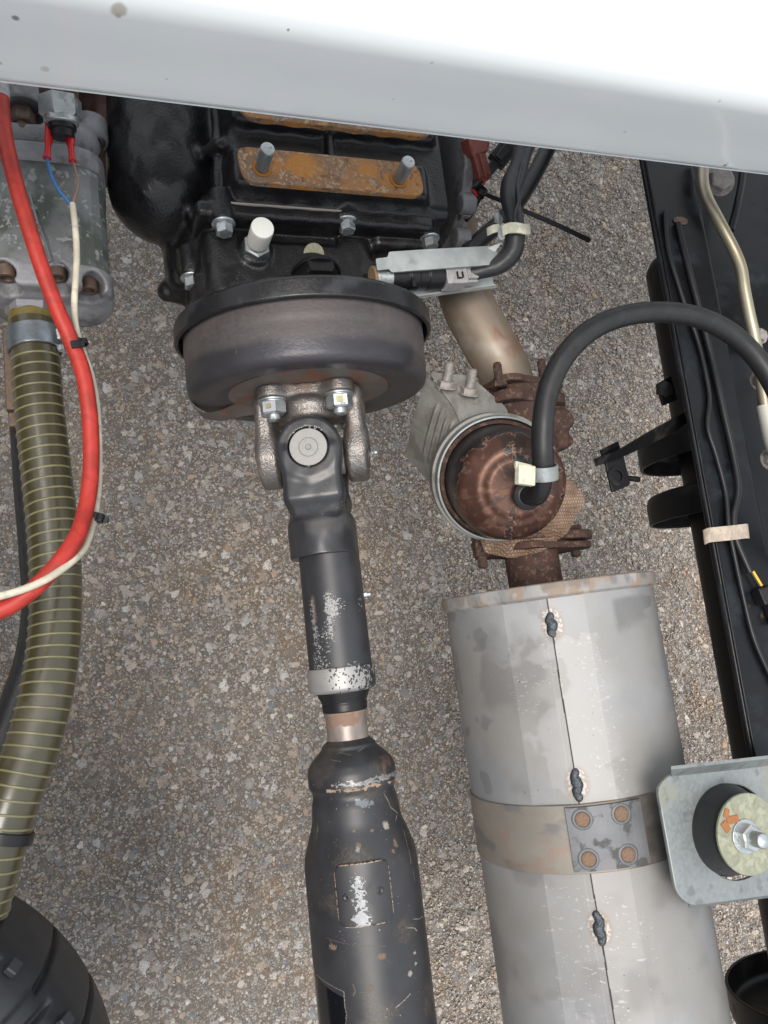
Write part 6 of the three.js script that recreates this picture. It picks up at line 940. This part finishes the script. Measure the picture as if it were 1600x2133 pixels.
// ---------------------------------------------------------------- speed sensor, its bracket, connectors and loom beside the gearbox
{
  const SY = 0.625, A = P(790, 578, SY), B = P(1000, 572, SY), d = B.clone().sub(A).normalize(), q = (x, y) => { const s = P(x, y, SY).sub(A).dot(d); return s; };
  const k = mpp(880, 580, SY), ses = new Thing('speed_sensor', 'black speed sensor plugged into the gearbox with a pale grey connector', 'sensor', P(870, 585, SY - 0.02));
  const L = (rows, mat, name, parent, seg = 40) => ses.add(name, place(lathe(soften(rows.map(([x, r]) => [r * k, q(x, 578)]), 0.0006, 2), seg), A, d, V(0, 0, 1)), mat, parent);
  L([[774, 0], [774, 23], [780, 23], [781, 0]], grain([0.34,0.23,0.13],0.7), 'sealing_ring');
  L([[780, 0], [780, 24], [815, 24], [816, 0]], M.zinc, 'collar');
  const body = L([[812, 0], [812, 25], [845, 25], [848, 28], [866, 28], [868, 25], [886, 25], [888, 27.5], [918, 27.5], [919, 0]], M.plasticBlack, 'sensor_body');
  ses.add('key_slot', place(rbox(0.004, 0.003, 0.016, 0.0005), P(861, 582, SY + 0.0105), V(0, 1, 0)), plain([0.004, 0.004, 0.004], 0.5), body);
  const side = P(955, 590, SY).sub(P(955, 570, SY)).normalize();
  const cg = (x, y, w, h, t, up) => place(rbox(w * k, t, h * k, 0.0015), P(x, y, SY + up), V(0, 1, 0), d);
  const con = ses.add('grey_connector', [cg(944, 578, 50, 44, 0.02, 0.002), cg(978, 572, 26, 30, 0.016, 0.002), cg(974, 584, 40, 18, 0.011, -0.001)], M.plasticGrey, null, 'pale grey connector');
  ses.add('latch', [cg(953, 572, 3, 14, 0.003, 0.0125), cg(964, 572, 3, 14, 0.003, 0.0125), cg(958, 579, 12, 3, 0.003, 0.0125)], M.plasticBlack, con);
  ses.add('connector_seal', place(lathe([[0.0118, 0], [0.0118, 0.0025]], 24), P(919, 578, SY), d, V(0, 0, 1)), M.plasticBlack, con);
  // galvanised channel over it
  const br = new Thing('sensor_bracket', 'galvanised channel bracket shielding the speed sensor', 'bracket', P(900, 560, SY));
  const bt = SY + 0.019;
  br.add('channel_top', platePx([[783, 538], [808, 535], [810, 524], [900, 518], [1020, 512], [1036, 522], [1038, 550], [930, 558], [816, 567], [812, 560], [786, 563]], bt, 0.0016, 0.002, 0.0005), M.galvPale);
  br.add('channel_lip', sheet(px3([[816, 566, bt - 0.0005], [930, 557.5, bt - 0.0005], [1038, 550, bt - 0.0005]]), px3([[816, 570, bt - 0.006], [930, 561, bt - 0.006], [1038, 553, bt - 0.006]]), 0.0014, V(0, 0, 1)), M.galvPale);
  br.add('channel_bottom', platePx([[820, 575], [1024, 562], [1030, 599], [860, 622], [830, 615]], SY - 0.016, 0.0016, 0.002, 0.0005), M.galvPale);
  br.add('channel_edge', sheet(px3([[862, 618, SY - 0.012], [1032, 594, SY - 0.012]]), px3([[862, 623, SY - 0.0165], [1032, 600, SY - 0.0165]]), 0.0014, V(0, 0, 1)), M.galvPale);
  br.add('tongue', sheet(px3([[1010, 518, bt - 0.001], [1034, 508, bt + 0.006], [1044, 490, bt + 0.014], [1046, 470, bt + 0.016]]), px3([[1028, 528, bt - 0.001], [1046, 505, bt + 0.006], [1052, 485, bt + 0.014], [1054, 468, bt + 0.016]]), 0.0016, V(0.4, 1, 0)), M.galvPale);
  br.add('hook', platePx([[1040, 470], [1049, 463], [1056, 470], [1052, 497], [1044, 500], [1038, 492]], bt + 0.019, 0.0025, 0.0015, 0.0006), M.galvPale);
  br.add('prong', sheet(px3([[1030, 447, bt + 0.008], [1038, 440, bt + 0.012], [1048, 455, bt + 0.014]]), px3([[1030, 462, bt + 0.002], [1040, 466, bt + 0.004], [1046, 468, bt + 0.008]]), 0.0015, V(-0.4, 1, 0)), M.galvPale);
  // ---- loom: flattened black sleeve twisted over the bracket, second sleeve behind
  const tape = grain([0.026,0.027,0.031],0.45,0,0.05,0.0004);
  const kl = mpp(1070, 420, 0.65), lm = new Thing('wiring_loom', 'black taped wiring loom kinked over the bracket beside the gearbox', 'wiring loom', P(1070, 420, 0.6));
  lm.add('sleeve', sweep(px3([[1096, 250, 0.66], [1092, 300, 0.66], [1080, 350, 0.66], [1066, 392, 0.662], [1064, 420, 0.664], [1072, 455, 0.664], [1073, 490, 0.66], [1066, 525, 0.652], [1040, 552, 0.642], [1000, 566, 0.632], [980, 570, 0.628]]), (t) => kl * (24.5 - 3.5 * ss(0.1, 0.35, t) + 3 * Math.sin(t * 17 + 1) * ss(0.1, 0.2, t) - 3 * ss(0.6, 0.8, t)), 120, 24), tape);
  lm.add('sleeve_ridge', sweep(px3([[1088, 340, 0.672], [1078, 385, 0.674], [1080, 420, 0.676], [1072, 450, 0.675], [1076, 480, 0.671]]), 0.002, 40, 8), tape);
  const l2 = new Thing('wiring_loom', 'straight black cable sleeve passing behind the kinked loom', 'wiring loom', P(1110, 380, 0.58));
  l2.add('sleeve', sweep(px3([[1165, 250, 0.6], [1143, 305, 0.6], [1110, 370, 0.6], [1075, 425, 0.6], [1040, 465, 0.6], [1000, 500, 0.6], [975, 525, 0.6]]), 17 * mpp(1110, 370, 0.6), 60, 22), tape);
  // cream clip round the loom
  const cp = new Thing('loom_clip', 'cream plastic clip holding the black loom to the bracket tongue', 'clip', P(1070, 468, 0.65));
  const ring = (list, w) => { const c = new THREE.CatmullRomCurve3(px3(list)).getPoints(30); return sheet(c, c.map((p) => p.clone().add(V(0, -0.001, w))), 0.0016, V(0, 1, 0)); };
  cp.add('clip', [ring([[1046, 470, 0.672], [1058, 464, 0.677], [1075, 463, 0.679], [1092, 466, 0.676], [1101, 467, 0.668], [1103, 462, 0.655]], 0.0105), ring([[1015, 474, 0.655], [1028, 468, 0.662], [1040, 466, 0.662]], 0.008)], M.nylonCream);
  // ---- brown connector, black connector, taped lead, long tie
  const bc = new Thing('brown_connector', 'red-brown plastic connector hanging beside the gearbox flange', 'connector', P(995, 330, 0.6));
  const bd = P(1008, 366, 0.632).sub(P(988, 292, 0.645)).normalize();
  const blk = (x, y, h, w, l, t, dir, r = 0.0015) => { const g = rbox(w, l, t, r), sideV = V(0, 1, 0).cross(dir).normalize(); return place(g, P(x, y, h), dir, sideV); };
  bc.add('shell', [blk(988, 305, 0.645, 0.022, 0.018, 0.016, bd), blk(996, 340, 0.638, 0.0165, 0.03, 0.014, bd), blk(991, 338, 0.646, 0.003, 0.034, 0.003, bd, 0.001), blk(1003, 336, 0.645, 0.003, 0.034, 0.003, bd, 0.001), blk(1007, 366, 0.633, 0.0125, 0.01, 0.012, bd)], M.brownPlastic);
  bc.add('red_wire', sweep(px3([[1008, 362, 0.634], [1009, 374, 0.632], [1004, 384, 0.628]]), 0.0024, 12, 10), M.crimpRed); bc.add('strap_wire', sweep(px3([[1018, 285, 0.645], [1014, 305, 0.643], [1007, 322, 0.64]]), 0.0022, 12, 8), M.brownPlastic);
  const kc = new Thing('black_connector', 'dark grey plastic connector slanting behind the red-brown one', 'connector', P(1050, 320, 0.58));
  const kd = P(1020, 352, 0.612).sub(P(1066, 296, 0.625)).normalize();
  kc.add('shell', [blk(1048, 320, 0.622, 0.021, 0.026, 0.015, kd), blk(1066, 300, 0.626, 0.016, 0.022, 0.013, kd), blk(1050, 316, 0.631, 0.009, 0.02, 0.004, kd, 0.001), blk(1024, 350, 0.614, 0.011, 0.026, 0.01, kd)], plain([0.03, 0.03, 0.032], 0.5));
  const ld = new Thing('taped_lead', 'black taped lead twisted down beside the alloy flange bolt', 'wire', P(985, 410, 0.58));
  ld.add('lead', [sweep(px3([[1002, 372, 0.63], [985, 388, 0.622], [968, 402, 0.612], [960, 425, 0.6]]), 0.0058, 30, 14), sweep(px3([[1006, 392, 0.615], [990, 415, 0.61], [978, 440, 0.602], [966, 455, 0.594]]), 0.0062, 30, 14), sweep(px3([[1000, 400, 0.62], [985, 404, 0.62], [972, 420, 0.612]]), 0.0045, 20, 12)], M.plasticBlack);
  ld.add('red_wire', sweep(px3([[985, 396, 0.629], [991, 403, 0.627], [994, 408, 0.624]]), 0.0018, 10, 8), M.crimpRed);
  const zt = new Thing('long_cable_tie', 'long black cable tie whose loose tail sticks out over the ground', 'cable tie', P(1100, 450, 0.6));
  zt.add('tail', (() => { const A = px3([[1004, 401, 0.622], [1050, 420, 0.624], [1110, 446, 0.624], [1170, 472, 0.622], [1222, 497, 0.62], [1231, 500, 0.62]]), c = new THREE.CatmullRomCurve3(A), r0 = c.getPoints(40), n = 40; const w = (i) => 0.0019 * (i > 37 ? (41 - i) / 5 : 1) * (1 + i / 60); return sheet(r0.map((p, i) => p.clone().addScaledVector(UPV, w(i))), r0.map((p, i) => p.clone().addScaledVector(UPV, -w(i))), 0.0013, V(0, 1, 0)); })(), M.plasticBlack);
  zt.add('head', [blk(1002, 402, 0.624, 0.008, 0.0075, 0.0065, P(1050, 420, 0.624).sub(P(1004, 401, 0.622)).normalize(), 0.001), blk(1008, 404, 0.625, 0.0095, 0.003, 0.0075, P(1050, 420, 0.624).sub(P(1004, 401, 0.622)).normalize(), 0.001)], M.plasticBlack);
  // ---- spare tyre lying low at the lower left
  const TYc = P(-510, 2672, 0.64), edge = P(106, 1983, 0.64), R = Math.hypot(edge.x - TYc.x, edge.z - TYc.z) - 0.014;
  const ty = new Thing('tyre', 'black worn truck tyre lying at the lower left corner', 'tyre', V(TYc.x, 0.45, TYc.z));
  const pitch = Math.PI * 2 / 27;
  const carcass = (() => {
    const prof = soften([[R - 0.2, 0.485], [R - 0.2, 0.60], [R - 0.15, 0.652, 0.03], [R - 0.075, 0.664, 0.03], [R - 0.022, 0.652, 0.02], [R - 0.004, 0.622, 0.012], [R, 0.56, 0.02], [R - 0.004, 0.50, 0.02], [R - 0.02, 0.465, 0.02], [R - 0.15, 0.455, 0.03], [R - 0.2, 0.485]], 0.02, 8), fine = [];
    for (let i = 0; i < prof.length - 1; i++) { const n = Math.max(1, Math.ceil(Math.hypot(prof[i + 1][0] - prof[i][0], prof[i + 1][1] - prof[i][1]) / 0.004)); for (let k = 0; k < n; k++) fine.push([prof[i][0] + (prof[i + 1][0] - prof[i][0]) * k / n, prof[i][1] + (prof[i + 1][1] - prof[i][1]) * k / n]); } fine.push(prof[prof.length - 1]);
    const segs = 1080, pos = [], idx = [];
    // slanting shoulder slots with a raised bank beside each, and notches round the rim of the tread
    for (let i = 0; i <= segs; i++) for (const [r, h] of fine) {
      const a = i / segs * Math.PI * 2, up = h > 0.6 ? 1 : 0, q = mod(a + (R - r) * 0.6, pitch) / pitch, win = up * ss(R - 0.07, R - 0.06, r) * ss(R - 0.008, R - 0.016, r), slot = ss(0.09, 0.05, Math.abs(q - 0.5)), bank = ss(0.2, 0.1, Math.abs(q - 0.32)), thin = ss(0.022, 0.008, Math.abs(q - 0.95)) * up * ss(R - 0.1, R - 0.09, r) * ss(R - 0.03, R - 0.045, r);
      const n2 = mod(a, pitch) / pitch, rim = (r > R - 0.012 && h > 0.5 && h < 0.64 ? 1 : 0) * ss(0.06, 0.04, Math.abs(n2 - 0.2));
      const dy = -0.008 * slot * win + 0.005 * bank * win - 0.0015 * thin, dr = -0.005 * rim * (h < 0.65 ? 1 : 0);
      pos.push(TYc.x + Math.cos(a) * (r + dr), h + dy, TYc.z + Math.sin(a) * (r + dr));
    }
    const m = fine.length; for (let i = 0; i < segs; i++) for (let j = 0; j < m - 1; j++) { const a = i * m + j, b = a + m; idx.push(a, a + 1, b, b, a + 1, b + 1); }
    const g = new THREE.BufferGeometry(); g.setAttribute('position', new THREE.Float32BufferAttribute(pos, 3)); g.setIndex(idx); g.computeVertexNormals(); return boxUV(g);
  })();
  const tm = grain([0.026, 0.029, 0.034], 0.52, 0, 0.16, 0.0003);
  ty.add('carcass', carcass, tm);
  for (let i = 0; i < 72; i++) { const a = i / 72 * Math.PI * 2 + 0.02, p = V(TYc.x + Math.cos(a) * (R - 0.008), 0.638, TYc.z + Math.sin(a) * (R - 0.008)); if (i % 3 === 0 && p.x > -0.25 && p.z < 0.55) ty.add('wear_block', rbox(0.011, 0.007, 0.009, 0.0015).rotateZ(-0.9).rotateY(-a).translate(p.x, p.y, p.z), tm); }
}
renderer.render(scene, camera);
